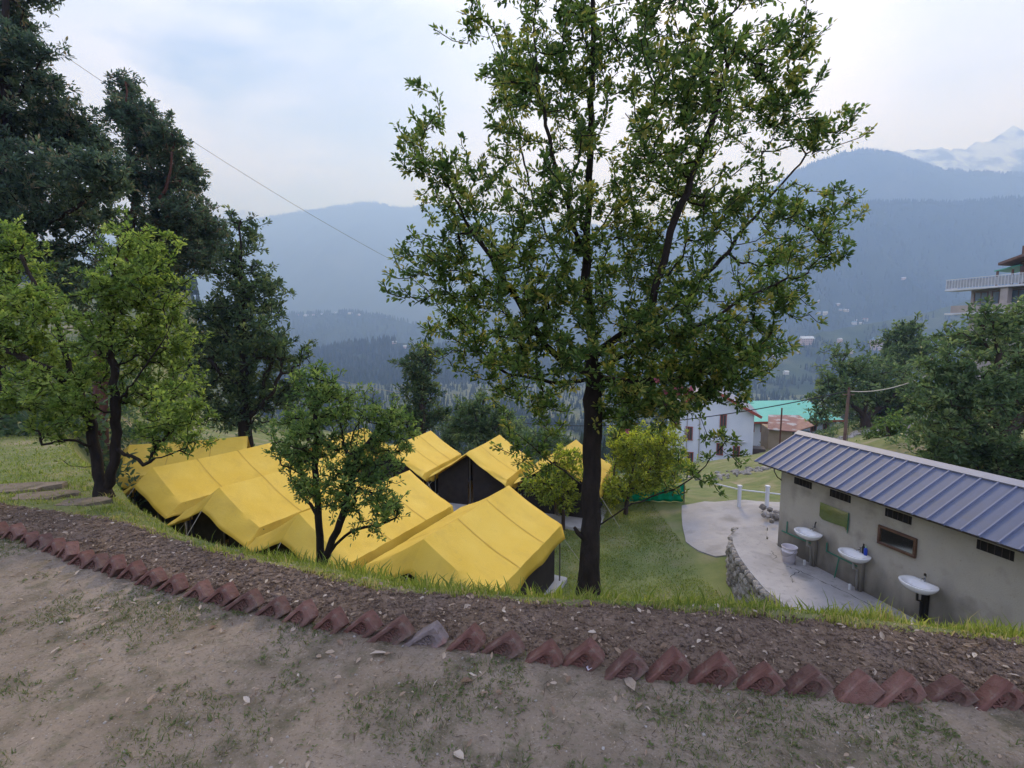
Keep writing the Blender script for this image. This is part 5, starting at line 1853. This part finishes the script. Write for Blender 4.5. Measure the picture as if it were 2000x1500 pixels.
wt = Vector((top.x + 0.02, top.y, top.z - 0.10))
cable('overhead_cable', 'black cable from the utility pole across the white house to the left', wt, P(985, 822, 40), 1.0, 0.030, M_wire)
cable('overhead_cable', 'sagging cable from the utility pole up to the right trees', wt, P(1835, 722, 21), 0.35, 0.026, M_wire_light)
cable('overhead_cable', 'thin wire crossing the sky from the tall left trees down to the big tree', P(78, 76, 13), P(860, 556, 22), 0.35, 0.006, M_wire)
cable('overhead_cable', 'pale wire between the small leafy tree and the young conifer', P(600, 726, 28), P(800, 770, 30), 0.12, 0.018, M_wire_light)
p2 = gp_(1522, 880, 34)
t2 = P(1527, 797, 34)
pole2 = thing('thin_post', 'thin reddish post in front of the rusty hut', 'post', p2)
MB().tube([(0, 0, -0.3), (0.03, 0, t2.z - p2.z)], 0.05, 6).build('shaft', M_bark_red, pole2)
MB().lathe([(0.07, 0.0), (0.06, 0.05), (0.0, 0.07)], (0.03, 0, t2.z - p2.z), 8).build('cap', M_rustpole, pole2)
# steel handrail up the right slope
hr_ = thing('steel_handrail', 'bent steel handrail climbing the slope at the right', 'handrail', P(1770, 880, 20))
b0 = hr_.location.copy()
pts = [P(1768, 885, 20), P(1769, 850, 20.2), P(1776, 832, 20.5), P(1800, 820, 21.5), P(1830, 806, 22.5)]
MB().tube([q - b0 for q in pts], 0.035, 7).build('top_rail', M_metal_pole, hr_)
MB().tube([P(1780, 848, 20.5) - b0, P(1830, 826, 22.5) - b0], 0.025, 6).build('mid_rail', M_metal_pole, hr_)
for (a, c, s) in ((1798, 822, 21.4), (1822, 810, 22.2)):
    MB().tube([P(a, c, s) - b0, P(a, c + 40, s) - b0], 0.025, 6).build('upright', M_metal_pole, hr_)
# ------------------------------------------------------------------ trees
def smooth_path(pts, step):
    pts = [np.array(p, float) for p in pts]
    if len(pts) == 2:
        pts = [pts[0], (pts[0] + pts[1]) / 2, pts[1]]
    ext = [2 * pts[0] - pts[1]] + pts + [2 * pts[-1] - pts[-2]]
    out = []
    for i in range(1, len(ext) - 2):
        p0, p1, p2, p3 = ext[i - 1:i + 3]
        n = max(2, int(np.linalg.norm(p2 - p1) / step))
        for k in range(n):
            t = k / n
            out.append(0.5 * ((2 * p1) + (-p0 + p2) * t + (2 * p0 - 5 * p1 + 4 * p2 - p3) * t * t + (-p0 + 3 * p1 - 3 * p2 + p3) * t ** 3))
    out.append(pts[-1])
    return out


def make_tree(name, label, cat, limbs, ells, ntips, lpt, leafL, lmat, bark, r0, seed, group=None, clump=0.16, ratio=0.5, n_single=0, twig=0.004,
              flush=0.0, base_r=None, lean_up=0.25, sig=1.1, rpow=0.5, boss=0.0):
    rs = np.random.RandomState(seed)
    base = Vector(limbs[0][0])
    unit = leafL * 2.2
    root = thing(name, label, cat, base, 0, group)
    pos, par, own = [], [], []
    chains = []
    for li, lp in enumerate(limbs):
        path = smooth_path(lp, unit)
        if li == 0:
            prev = -1; ch = []
        else:
            d = np.linalg.norm(np.array(pos) - path[0], axis=1)
            prev = int(d.argmin()); ch = [prev]
            path = path[1:]
        for q in path:
            jit = rs.randn(3) * unit * 0.10
            if li == 0 and len(ch) < 3: jit = jit * 0
            pos.append(q + jit); par.append(prev); own.append(li)
            prev = len(pos) - 1; ch.append(prev)
        chains.append((li, ch))
    nl = len(pos)
    # tips in clumps filling the crown's ellipsoids
    wts = np.array([e[1][0] * e[1][2] for e in ells]) ** 0.85
    wts = wts / wts.sum()
    tips = []
    ncl = max(len(ells), int(ntips / 5))
    for (c, r), w in zip(ells, wts):
        k = max(1, int(round(ncl * w)))
        for _ in range(k):
            v = rs.randn(3); v /= np.linalg.norm(v)
            q = np.array(c) + v * np.array(r) * rs.rand() ** 0.42
            for _ in range(5):
                tips.append(q + rs.randn(3) * clump * np.array([1, 1, 0.75]))
    tips = np.array(tips)
    P0 = np.array(pos)
    d0 = np.array([np.min(np.linalg.norm(P0 - t_, axis=1)) for t_ in tips])
    order = np.argsort(d0)
    buf = np.zeros((len(pos) + len(tips) * 9, 3)); buf[:len(pos)] = P0; cnt = len(pos)
    minz = base.z + 0.10 * (tips[:, 2].max() - base.z)
    allow = np.zeros(len(buf), bool); allow[:cnt] = P0[:, 2] > minz
    tipch = []
    for ti in order:
        t_ = tips[ti]
        dv = buf[:cnt] - t_
        dist = np.sqrt((dv ** 2).sum(1)) * (1 + 0.55 * np.clip(dv[:, 2] / (np.abs(dv).sum(1) + 1e-6), -0.3, 1))
        dist[~allow[:cnt]] = 1e9
        k = int(dist.argmin())
        a = buf[k].copy()
        L = np.linalg.norm(t_ - a)
        n = int(np.clip(L / unit, 2, 8))
        bow = np.array([0, 0, -0.10 * L]) + rs.randn(3) * 0.08 * L
        prev = k; ch = [k]
        for i in range(1, n + 1):
            u = i / n
            q = a + (t_ - a) * u + bow * 4 * u * (1 - u) + rs.randn(3) * unit * 0.06
            buf[cnt] = q; allow[cnt] = True
            pos.append(q); par.append(prev); own.append(own[k])
            prev = cnt; ch.append(cnt); cnt += 1
        chains.append((own[k], ch)); tipch.append(ch)
    pos = buf[:cnt]
    load = np.zeros(cnt)
    for ch in tipch: load[ch[-1]] += 1
    for i in range(cnt - 1, -1, -1):
        if par[i] >= 0: load[par[i]] += load[i]
    tot = max(1, load[0])
    rad = np.maximum(twig, r0 * (np.maximum(load, 0.5) / tot) ** rpow)
    # flare at the foot of the trunk
    for i in range(min(nl, 8)):
        if own[i] == 0: rad[i] *= 1 + 0.45 * math.exp(-i * 0.8)
    mbs = {}
    for li, ch in chains:
        mb = mbs.setdefault(li, MB())
        pts = [Vector(pos[i]) - base for i in ch]
        rr = [float(rad[i]) for i in ch]
        if len(ch) > 1: rr[0] = min(rr[0], rr[1] * 1.25) if par[ch[0]] >= 0 or ch[0] != 0 else rr[0]
        mx_ = max(rr)
        sides = 12 if mx_ > r0 * 0.5 else (7 if mx_ > r0 * 0.16 else 4)
        if boss > 0 and sides == 12:
            b_ = len(mb.v)
            mb.tube(pts, rr, 16, cap=False)
            for v in mb.v[b_:]:
                v += Vector((v.x, v.y, 0)).normalized() * boss * mnoise.noise(Vector((v.x * 26, v.y * 26, v.z * 7)))
        else:
            mb.tube(pts, rr, sides, cap=False)
    for li, mb in sorted(mbs.items()):
        mb.build('trunk' if li == 0 else 'branch', bark, root, smooth=True)
    # leaves
    LP, AX, NR, CLr = [], [], [], []
    for ch in tipch:
        tipv = pos[ch[-1]]
        dirv = pos[ch[-1]] - pos[ch[-2]]
        dirv = dirv / (np.linalg.norm(dirv) + 1e-9)
        m = max(3, int(rs.poisson(lpt)))
        u = rs.rand(m) ** 0.6
        last = np.array([pos[i] for i in ch[-4:]])
        f = u * (len(last) - 1)
        i0 = np.clip(f.astype(int), 0, len(last) - 2)
        p = last[i0] * (1 - (f - i0))[:, None] + last[i0 + 1] * (f - i0)[:, None]
        rv = rs.randn(m, 3)
        p = p + rv * leafL * 0.28 * sig
        ax = dirv[None] * 0.7 + rv * 0.75 + np.array([0, 0, lean_up])
        nr = rs.randn(m, 3) * 0.55 + np.array([0, 0, 1.0])
        LP.append(p); AX.append(ax); NR.append(nr)
        CLr.append(np.clip(np.full(m, 0.42 + 0.22 * rs.randn()) + 0.20 * rs.randn(m) + flush * (u > 0.85), 0, 1))
    LP, AX, NR, CLr = map(np.concatenate, (LP, AX, NR, CLr))
    N = len(LP)
    Ls = leafL * (0.65 + 0.6 * rs.rand(N)); Ws = Ls * ratio * (0.8 + 0.4 * rs.rand(N))
    # the nearest leaves stand alone as pieces of their own
    if n_single:
        dep = LP[:, 1] * CP - (LP[:, 2] - EYE) * SP
        outer = np.argsort(dep)[:n_single]
        protos = []
        for k in range(6):
            V, Fq = leaf_cards(1, np.zeros((1, 3)), np.array([[1., 0, 0]]), np.array([[0, 0, 1.]]), np.ones(1), np.array([ratio]), 0.16)
            protos.append(mesh_np('leaf', V, Fq, lmat, attr=[('rnd', 'FACE', [k / 5.0] * 2)]))
        for i in outer:
            ax = Vector(AX[i]).normalized(); n_ = Vector(NR[i]); sd = n_.cross(ax).normalized(); u_ = ax.cross(sd)
            o = link('leaf', protos[int(CLr[i] * 5.99)], root)
            l_ = float(Ls[i])
            p = Vector(LP[i]) - base
            o.matrix_basis = Matrix(((ax.x * l_, sd.x * l_, u_.x * l_, p.x), (ax.y * l_, sd.y * l_, u_.y * l_, p.y), (ax.z * l_, sd.z * l_, u_.z * l_, p.z), (0, 0, 0, 1)))
        k = np.ones(N, bool); k[outer] = False
        LP, AX, NR, CLr, Ls, Ws = LP[k], AX[k], NR[k], CLr[k], Ls[k], Ws[k]
        N = len(LP)
    V, Fq = leaf_cards(N, LP - np.array(base), AX, NR, Ls, Ws, 0.14)
    me = mesh_np('foliage', V, Fq, lmat, attr=[('rnd', 'FACE', np.concatenate([CLr, CLr]))])
    tag(link('foliage', me, root), kind='stuff')
    return root


def EL(px, py, rx, ry, s, dz=None):
    k = s / FPX
    return (tuple(P(px, py, s)), (rx * k, (dz if dz is not None else (rx + ry) / 2) * k, ry * k))


def ELS(lst, s, rs=None, spread=0.0):
    rr = random.Random(int(s * 100) + len(lst))
    return [EL(a, b, c, d, s + rr.uniform(-spread, spread)) for a, b, c, d in lst]


def shrink(els, k): return [(c, tuple(q * k for q in r)) for c, r in els]


def PP(lst, s): return [tuple(P(a[0], a[1], a[2] if len(a) > 2 else s)) for a in lst]


def ground(px, py, s):
    q = P(px, py, s)
    return (q.x, q.y, Hs(q.x, q.y) - 0.05)


# --- the big tree in the middle
S = 4.4
limbs = [
    PP([(1150, 1160), (1152, 1080), (1155, 960), (1158, 850), (1160, 760), (1152, 640), (1146, 540), (1148, 420), (1152, 300), (1158, 150), (1160, -20), (1165, -180)], S),
    PP([(1158, 735), (1100, 705, 4.3), (1050, 650, 4.2), (1000, 570, 4.1), (940, 480, 4.0), (880, 380, 4.0)], S),
    PP([(1158, 745), (1080, 745, 4.5), (1010, 735, 4.7), (940, 690, 4.9), (880, 610, 5.0), (800, 545, 5.0)], S),
    PP([(1155, 690), (1210, 660, 4.2), (1260, 610, 4.0), (1290, 540, 3.9), (1320, 420, 3.8), (1380, 270, 3.8), (1430, 100, 3.8)], S),
    PP([(1158, 700), (1240, 660, 4.6), (1330, 590, 4.8), (1420, 490, 4.9), (1510, 380, 5.0), (1590, 290, 5.0)], S),
    PP([(1162, 720), (1250, 680, 4.2), (1350, 640, 4.0), (1440, 590, 3.9), (1540, 540, 3.9)], S),
    PP([(1150, 600), (1110, 540, 4.7), (1060, 440, 5.0), (1020, 300, 5.1), (980, 150, 5.1), (950, 60, 5.1)], S),
    PP([(1148, 480), (1200, 400, 4.8), (1250, 280, 5.1), (1290, 130, 5.2), (1320, -30, 5.2)], S),
    PP([(1150, 520), (1120, 440, 4.1), (1080, 300, 3.8), (1050, 160, 3.7), (1040, 40, 3.7)], S),
    PP([(1162, 740), (1240, 745, 4.3), (1330, 735, 4.2), (1420, 715, 4.2), (1480, 690, 4.2)], S),
    PP([(1168, 1035), (1215, 995, 4.45), (1270, 968, 4.5), (1340, 945, 4.5), (1378, 912, 4.5), (1420, 860, 4.5)], S),
    PP([(1145, 960), (1100, 920, 4.5), (1055, 885, 4.6), (1015, 850, 4.65)], S),
]
ells = ELS([(1130, 60, 170, 120), (1390, 60, 210, 120), (1040, 220, 130, 110), (1290, 220, 200, 130), (1500, 170, 110, 110), (1590, 245, 60, 35), (990, 120, 60, 80), (940, 50, 30, 40)], 4.4, spread=0.7)
ells += ELS([(850, 250, 40, 55), (850, 330, 65, 50), (930, 400, 110, 80), (1080, 400, 140, 110), (1270, 390, 150, 100), (1440, 400, 120, 80), (1590, 420, 60, 60), (1610, 250, 40, 25)], 4.4, spread=0.6)
ells += ELS([(850, 500, 70, 50), (800, 545, 45, 30), (920, 540, 100, 70), (1050, 540, 110, 80), (1200, 530, 110, 80), (1370, 540, 130, 80), (1520, 510, 90, 60), (1610, 470, 40, 40)], 4.4, spread=0.7)
ells += ELS([(890, 620, 70, 45), (960, 660, 80, 50), (920, 700, 40, 30), (1010, 760, 50, 28), (1060, 790, 40, 30)], 4.5, spread=0.4)
ells += ELS([(1260, 680, 100, 55), (1380, 670, 120, 65), (1380, 690, 110, 60), (1300, 745, 110, 45), (1330, 760, 100, 40), (1420, 720, 80, 45), (1440, 740, 60, 40), (1480, 640, 60, 50), (1220, 800, 50, 35), (1510, 600, 70, 40), (1270, 780, 60, 30), (1240, 740, 60, 45), (1235, 800, 45, 35), (1340, 720, 90, 50)], 4.25, spread=0.45)
ells += ELS([(1075, 640, 90, 50), (1185, 630, 85, 50), (1000, 690, 60, 40), (1110, 590, 90, 50), (1260, 610, 80, 45), (1020, 620, 60, 45), (1060, 735, 60, 40), (1120, 690, 60, 35), (1215, 770, 40, 45), (1290, 790, 60, 35), (980, 730, 45, 30)], 3.9, spread=0.3)
ells += ELS([(1372, 925, 32, 25), (1400, 870, 28, 22), (1330, 950, 20, 12)], 4.5, spread=0.05)
ells += ELS([(1030, 860, 28, 22), (1060, 900, 22, 18), (1075, 840, 26, 28), (1005, 890, 15, 15)], 4.6, spread=0.05)
# the crown goes on above the frame
ells += ELS([(1160, -120, 190, 110), (1330, -110, 150, 90)], 4.4, spread=0.5)
main = make_tree('broadleaf_tree', 'tall dark-trunked broadleaf tree in the middle of the picture', 'tree', limbs, ells, 3800, 24, 0.045, M_leaf_main, M_bark, 0.084, 3, clump=0.11,
                 n_single=300, twig=0.0035, flush=0.22, ratio=0.46, rpow=0.52, boss=0.010)
# pink blossoms caught in the crown
rs = np.random.RandomState(8)
for (a, b_, s) in ((1330, 757, 4.0), (1342, 768, 4.02), (1325, 772, 4.0), (1300, 765, 4.05), (1283, 744, 4.05), (1300, 790, 4.05), (1223, 842, 4.2), (1347, 762, 3.98), (1318, 762, 4.0)):
    q = P(a, b_, s)
    n = 9
    ax = rs.randn(n, 3); ax[:, 1] -= 0.6
    V, Fq = leaf_cards(n, rs.randn(n, 3) * 0.006, ax, rs.randn(n, 3), np.full(n, 0.026), np.full(n, 0.024), 0.2)
    o = link('blossom', mesh_np('blossom', V, Fq, M_pink, attr=[('rnd', 'FACE', np.tile(rs.rand(n), 2))]), main)
    o.location = q - main.location
# broken stub on the trunk
sb = P(1132, 1040, 4.36) - main.location
MB().tube([P(1150, 1060, 4.4) - main.location, P(1128, 1040, 4.36) - main.location, P(1122, 1030, 4.35) - main.location], [0.03, 0.022, 0.015], 8).build('stub', M_bark, main, smooth=True)

# --- forked pear tree on the left
S = 5.3
b0 = (200, 972)
limbs = [
    PP([(203, 975), (196, 940), (188, 890), (178, 830), (163, 790), (135, 725), (116, 650), (80, 580), (40, 500)], S),
    PP([(205, 965), (218, 920), (227, 875), (225, 770, 5.20), (218, 665, 5.20), (212, 588, 5.20), (225, 500, 5.20), (250, 450, 5.20)], S),
    PP([(184, 878), (150, 862, 5.10), (118, 860, 5.00), (84, 868, 5.00), (78, 845, 5.00)], S),
    PP([(229, 885), (255, 890, 5.20), (282, 905, 5.10), (318, 892, 5.00), (368, 872, 5.00)], S),
    PP([(226, 790), (265, 740, 5.00), (310, 680, 4.90), (340, 620, 4.90)], S),
    PP([(150, 760), (90, 720, 5.10), (30, 690, 5.10), (-30, 650, 5.10)], S),
]
ells = ELS([(240, 480, 45, 40), (300, 500, 35, 40), (230, 560, 80, 60), (310, 590, 55, 55), (335, 680, 50, 60), (260, 650, 70, 55), (310, 755, 70, 50), (355, 800, 45, 45), (325, 835, 50, 28), (350, 860, 35, 18),
            (125, 785, 45, 40), (105, 830, 45, 30), (170, 730, 50, 35), (190, 650, 40, 50)], S, spread=0.5)
ells += ELS([(30, 470, 55, 40), (20, 540, 75, 55), (70, 600, 60, 55), (20, 640, 70, 50), (60, 700, 75, 45), (30, 760, 80, 40), (-60, 600, 80, 120)], S, spread=0.5)
make_tree('forked_pear_tree', 'forked tree with light green leaves at the left, two dark stems', 'tree', limbs, shrink(ells, 0.85), 2100, 24, 0.043, M_leaf_pear, M_bark, 0.072, 5, clump=0.115, twig=0.004, flush=0.15, ratio=0.48, rpow=0.5, boss=0.008)

# --- small tree in front of the tents
S = 5.5
limbs = [
    PP([(628, 1112), (624, 1050), (620, 990), (616, 930), (619, 850), (616, 770), (622, 720)], S),
    PP([(630, 1104), (648, 1055, 5.45), (672, 1000, 5.4), (690, 920, 5.35), (700, 840, 5.3), (712, 780, 5.3)], S),
    PP([(640, 1080), (690, 1035, 5.6), (740, 1025, 5.7), (775, 1010, 5.8)], S),
    PP([(620, 1000), (595, 970, 5.6), (570, 940, 5.7)], S),
    PP([(692, 900), (730, 850, 5.6), (765, 810, 5.8)], S),
]
ells = ELS([(610, 765, 40, 40), (640, 770, 38, 40), (585, 830, 45, 40), (700, 800, 45, 35), (755, 820, 35, 40), (630, 850, 60, 40), (690, 890, 60, 45), (575, 905, 40, 40), (560, 860, 25, 30), (730, 945, 50, 40), (795, 850, 20, 30), (600, 950, 40, 30), (655, 960, 50, 30), (765, 990, 30, 30), (720, 1010, 35, 18), (730, 870, 55, 40), (620, 720, 20, 20)], S, spread=0.45)
make_tree('small_leafy_tree', 'small leafy tree with thin forked stems in front of the tents', 'tree', limbs, ells, 1000, 17, 0.044, M_leaf_small, M_bark, 0.055, 6, clump=0.10, twig=0.003, flush=0.2, ratio=0.46, rpow=0.42, boss=0.004)

# --- dark tree behind the left tents
S = 20.5
limbs = [[ground(481, 878, S)] + PP([(480, 830), (478, 740), (474, 620), (470, 500), (468, 430)], S), PP([(480, 820), (520, 780, 20), (550, 730, 19.8)], S), PP([(478, 760), (430, 730, 20), (410, 700, 20)], S)]
ells = ELS([(468, 455, 28, 30), (462, 520, 48, 45), (505, 580, 50, 45), (450, 610, 65, 50), (515, 660, 55, 45), (460, 700, 85, 50), (430, 760, 50, 40), (550, 690, 35, 40), (505, 770, 75, 32), (455, 805, 50, 25), (560, 760, 28, 40), (400, 660, 40, 60)], S, spread=1.5)
make_tree('dark_evergreen_tree', 'dark green tree with a bare lower trunk standing behind the left tents', 'tree', limbs, ells, 1300, 22, 0.17, M_leaf_dark, M_bark, 0.26, 7, clump=0.42, twig=0.012, ratio=0.45, rpow=0.45)

# --- tall tree with reddish trunk, further left
S = 17.5
limbs = [[ground(197, 900, S)] + PP([(197, 820), (198, 700), (215, 600), (245, 500), (262, 400), (252, 290), (245, 160)], S), PP([(262, 410), (240, 350, 17.5), (232, 320, 17.5)], S), PP([(245, 500), (300, 420, 17), (335, 320, 16.8), (340, 265, 16.8)], S), PP([(225, 560), (330, 500, 18), (400, 440, 18)], S)]
ells = ELS([(246, 163, 14, 14), (242, 185, 18, 18), (262, 225, 42, 28), (232, 230, 25, 25), (300, 235, 14, 22), (335, 275, 22, 35), (285, 285, 40, 38), (355, 335, 38, 30), (300, 360, 55, 45), (375, 360, 22, 18), (345, 415, 55, 35), (395, 440, 28, 35), (310, 465, 85, 45), (375, 500, 45, 40), (405, 460, 20, 30), (290, 540, 70, 45), (200, 330, 25, 45)], S, spread=1.3)
make_tree('tall_ragged_tree', 'tall ragged dark tree with a small tufted top, left of the mountain', 'tree', limbs, shrink(ells, 0.95), 2700, 24, 0.125, M_leaf_cedar, M_bark_red, 0.22, 8, clump=0.24, twig=0.010, ratio=0.42, flush=0.08, rpow=0.6)

# --- big dark tree at the left edge
S = 13.0
limbs = [[ground(-20, 830, S)] + PP([(-15, 700), (0, 500), (10, 300), (10, 120), (5, -100)], S), PP([(0, 480), (80, 440, 12.6), (160, 400, 12.4), (210, 330, 12.4)], S), PP([(5, 420), (60, 330, 13.4), (130, 260, 13.6), (190, 230, 13.6)], S), PP([(5, 260), (40, 180, 12.8), (90, 105, 12.8), (120, 118, 12.8)], S), PP([(0, 540), (90, 500, 13.2), (180, 470, 13.2)], S)]
ells = ELS([(10, 30, 55, 50), (0, 100, 60, 45), (70, 98, 26, 14), (25, 165, 80, 50), (95, 195, 45, 45), (50, 260, 110, 60), (135, 250, 55, 45), (175, 270, 30, 40), (60, 345, 120, 55), (155, 335, 70, 50), (200, 340, 30, 50), (70, 420, 120, 45), (170, 410, 60, 45), (110, 500, 120, 50), (30, 480, 80, 55), (-60, 250, 90, 200), (160, 560, 60, 50), (20, -80, 80, 80)], S, spread=1.2)
make_tree('big_cedar_tree', 'huge dark cedar-like tree filling the upper left corner', 'tree', limbs, shrink(ells, 0.92), 3500, 24, 0.115, M_leaf_cedar, M_bark, 0.26, 9, clump=0.20, twig=0.008, ratio=0.40, flush=0.05, rpow=0.6)

# --- middle distance
S = 25
limbs = [[ground(826, 870, S)] + PP([(826, 830), (826, 760), (829, 682)], S)]
ells = ELS([(829, 690, 16, 16), (826, 725, 28, 22), (793, 708, 14, 8), (822, 765, 36, 26), (828, 805, 46, 30), (860, 690, 10, 8)], S, spread=0.6)
make_tree('young_conifer', 'narrow pointed dark green tree between the small tree and the big tree', 'tree', limbs, ells, 420, 18, 0.17, M_leaf_dark, M_bark2, 0.16, 12, clump=0.36, twig=0.012, rpow=0.45)
S = 27
limbs = [[ground(945, 900, S)] + PP([(945, 860), (940, 820), (945, 775)], S), PP([(943, 850), (915, 820, 27.5), (905, 790, 27.5)], S), PP([(943, 850), (975, 830, 26.5), (985, 805, 26.5)], S)]
ells = ELS([(938, 792, 36, 22), (912, 825, 34, 30), (972, 825, 36, 32), (942, 850, 48, 26)], S, spread=0.8)
make_tree('round_green_tree', 'round grey-green tree behind the back row of tents', 'tree', limbs, ells, 420, 18, 0.18, M_leaf_right, M_bark2, 0.16, 13, clump=0.36, twig=0.012, rpow=0.45)
for (a, b_, s, r_, sd, lab) in ((885, 850, 40, 34, 40, 'hazy green bush in the gap left of the round tree'), (1065, 850, 38, 48, 41, 'hazy green bush behind the branches left of the big trunk'), (1235, 860, 34, 50, 42, 'dark green bush behind the yellow shrub'), (1000, 838, 48, 30, 43, 'small hazy tree right of the round tree')):
    g0 = ground(a, b_ + r_, s)
    make_tree('valley_bush', lab, 'bush', [[g0] + PP([(a, b_ + r_ * 0.3), (a, b_ - r_ * 0.6)], s)], ELS([(a, b_, r_, r_ * 0.7), (a - r_ * 0.5, b_ + r_ * 0.3, r_ * 0.6, r_ * 0.5), (a + r_ * 0.5, b_ + r_ * 0.3, r_ * 0.6, r_ * 0.5)], s), 160, 17, 0.26, M_leaf_right, M_bark2, 0.15, sd, clump=0.5, twig=0.02)

# yellow-green shrubs on the lawn
S = 16.3
g0 = ground(1222, 990, S)
limbs = [[g0] + PP([(1228, 950), (1240, 900), (1245, 850)], S), PP([(1225, 965), (1270, 920, 16.2), (1300, 860, 16.2)], S), PP([(1222, 970), (1200, 930, 16.4), (1205, 890, 16.4)], S)]
ells = ELS([(1245, 860, 40, 34), (1215, 860, 20, 24), (1300, 860, 34, 42), (1270, 905, 55, 35), (1215, 900, 22, 28), (1290, 935, 35, 22), (1240, 940, 40, 28), (1190, 960, 14, 22), (1210, 960, 26, 22), (1330, 900, 15, 15)], S, spread=0.4)
make_tree('yellow_green_shrub', 'yellow-green shrub right of the big trunk, on the lawn', 'shrub', limbs, ells, 1100, 17, 0.088, M_leaf_yellow, M_bark2, 0.06, 14, clump=0.17, twig=0.006, rpow=0.42)
S = 15.3
g0 = ground(1100, 1002, S)
limbs = [[g0] + PP([(1100, 960), (1085, 910), (1075, 870)], S), PP([(1100, 970), (1070, 940, 15.2), (1045, 925, 15.2)], S)]
ells = ELS([(1060, 935, 40, 28), (1100, 925, 45, 35), (1080, 965, 50, 25), (1105, 985, 22, 10), (1120, 890, 25, 20)], S, spread=0.3)
make_tree('low_dark_shrub', 'low olive shrub left of the big trunk, before the back tents', 'shrub', limbs, ells, 330, 14, 0.10, M_leaf_yellow, M_bark2, 0.05, 15, clump=0.15, twig=0.006, flush=-0.2)

# --- right side
S = 16
limbs = [[ground(1950, 960, S)] + PP([(1950, 880), (1940, 780), (1955, 650)], S), PP([(1948, 880), (1880, 800, 15.5), (1850, 700, 15.5)], S), PP([(1948, 860), (2040, 760, 16), (2080, 650, 16)], S)]
ells = ELS([(1955, 625, 50, 32), (1900, 665, 50, 35), (1850, 715, 48, 38), (2000, 690, 70, 50), (1920, 750, 80, 50), (1845, 790, 50, 45), (1990, 800, 80, 60), (1890, 850, 80, 50), (1830, 860, 35, 40), (1980, 890, 90, 50), (2090, 740, 80, 120), (1850, 910, 50, 30)], S, spread=1.2)
make_tree('bushy_dark_tree', 'big bushy dark green tree behind the wash block at the right edge', 'tree', limbs, ells, 1800, 22, 0.135, M_leaf_right, M_bark2, 0.2, 16, clump=0.30, twig=0.008, rpow=0.45)
S = 22
limbs = [[ground(1742, 880, S)] + PP([(1742, 860), (1735, 835), (1730, 812)], S)]
ells = ELS([(1738, 828, 30, 22), (1718, 855, 24, 20), (1758, 862, 24, 24), (1800, 862, 20, 26)], S, spread=0.5)
make_tree('pale_bush', 'pale grey-green bush in front of the rubble on the right', 'bush', limbs, ells, 260, 13, 0.13, M_leaf_small, M_bark2, 0.06, 17, clump=0.22, twig=0.008)
S = 40
limbs = [[ground(1690, 850, S)] + PP([(1690, 820), (1690, 770), (1690, 710)], S), PP([(1690, 815), (1650, 770), (1640, 730)], S), PP([(1690, 815), (1740, 780), (1770, 730)], S)]
ells = ELS([(1660, 705, 28, 24), (1640, 755, 40, 28), (1700, 735, 55, 36), (1615, 795, 36, 20), (1690, 785, 60, 32), (1755, 760, 50, 45), (1775, 805, 40, 35)], S, spread=2.5)
make_tree('spreading_green_tree', 'spreading light green tree behind the utility pole', 'tree', limbs, ells, 800, 19, 0.27, M_leaf_right, M_bark2, 0.3, 18, clump=0.6, twig=0.02, flush=0.2, rpow=0.45)
S = 50
limbs = [[ground(1772, 760, S)] + PP([(1772, 730), (1772, 690), (1772, 635)], S)]
ells = ELS([(1775, 640, 16, 10), (1765, 662, 36, 18), (1775, 690, 45, 24), (1740, 700, 24, 20)], S, spread=2)
make_tree('upright_green_tree', 'upright green tree rising behind the spreading tree, below the hotel', 'tree', limbs, ells, 420, 18, 0.30, M_leaf_right, M_bark2, 0.3, 19, clump=0.7, twig=0.025, flush=0.15)
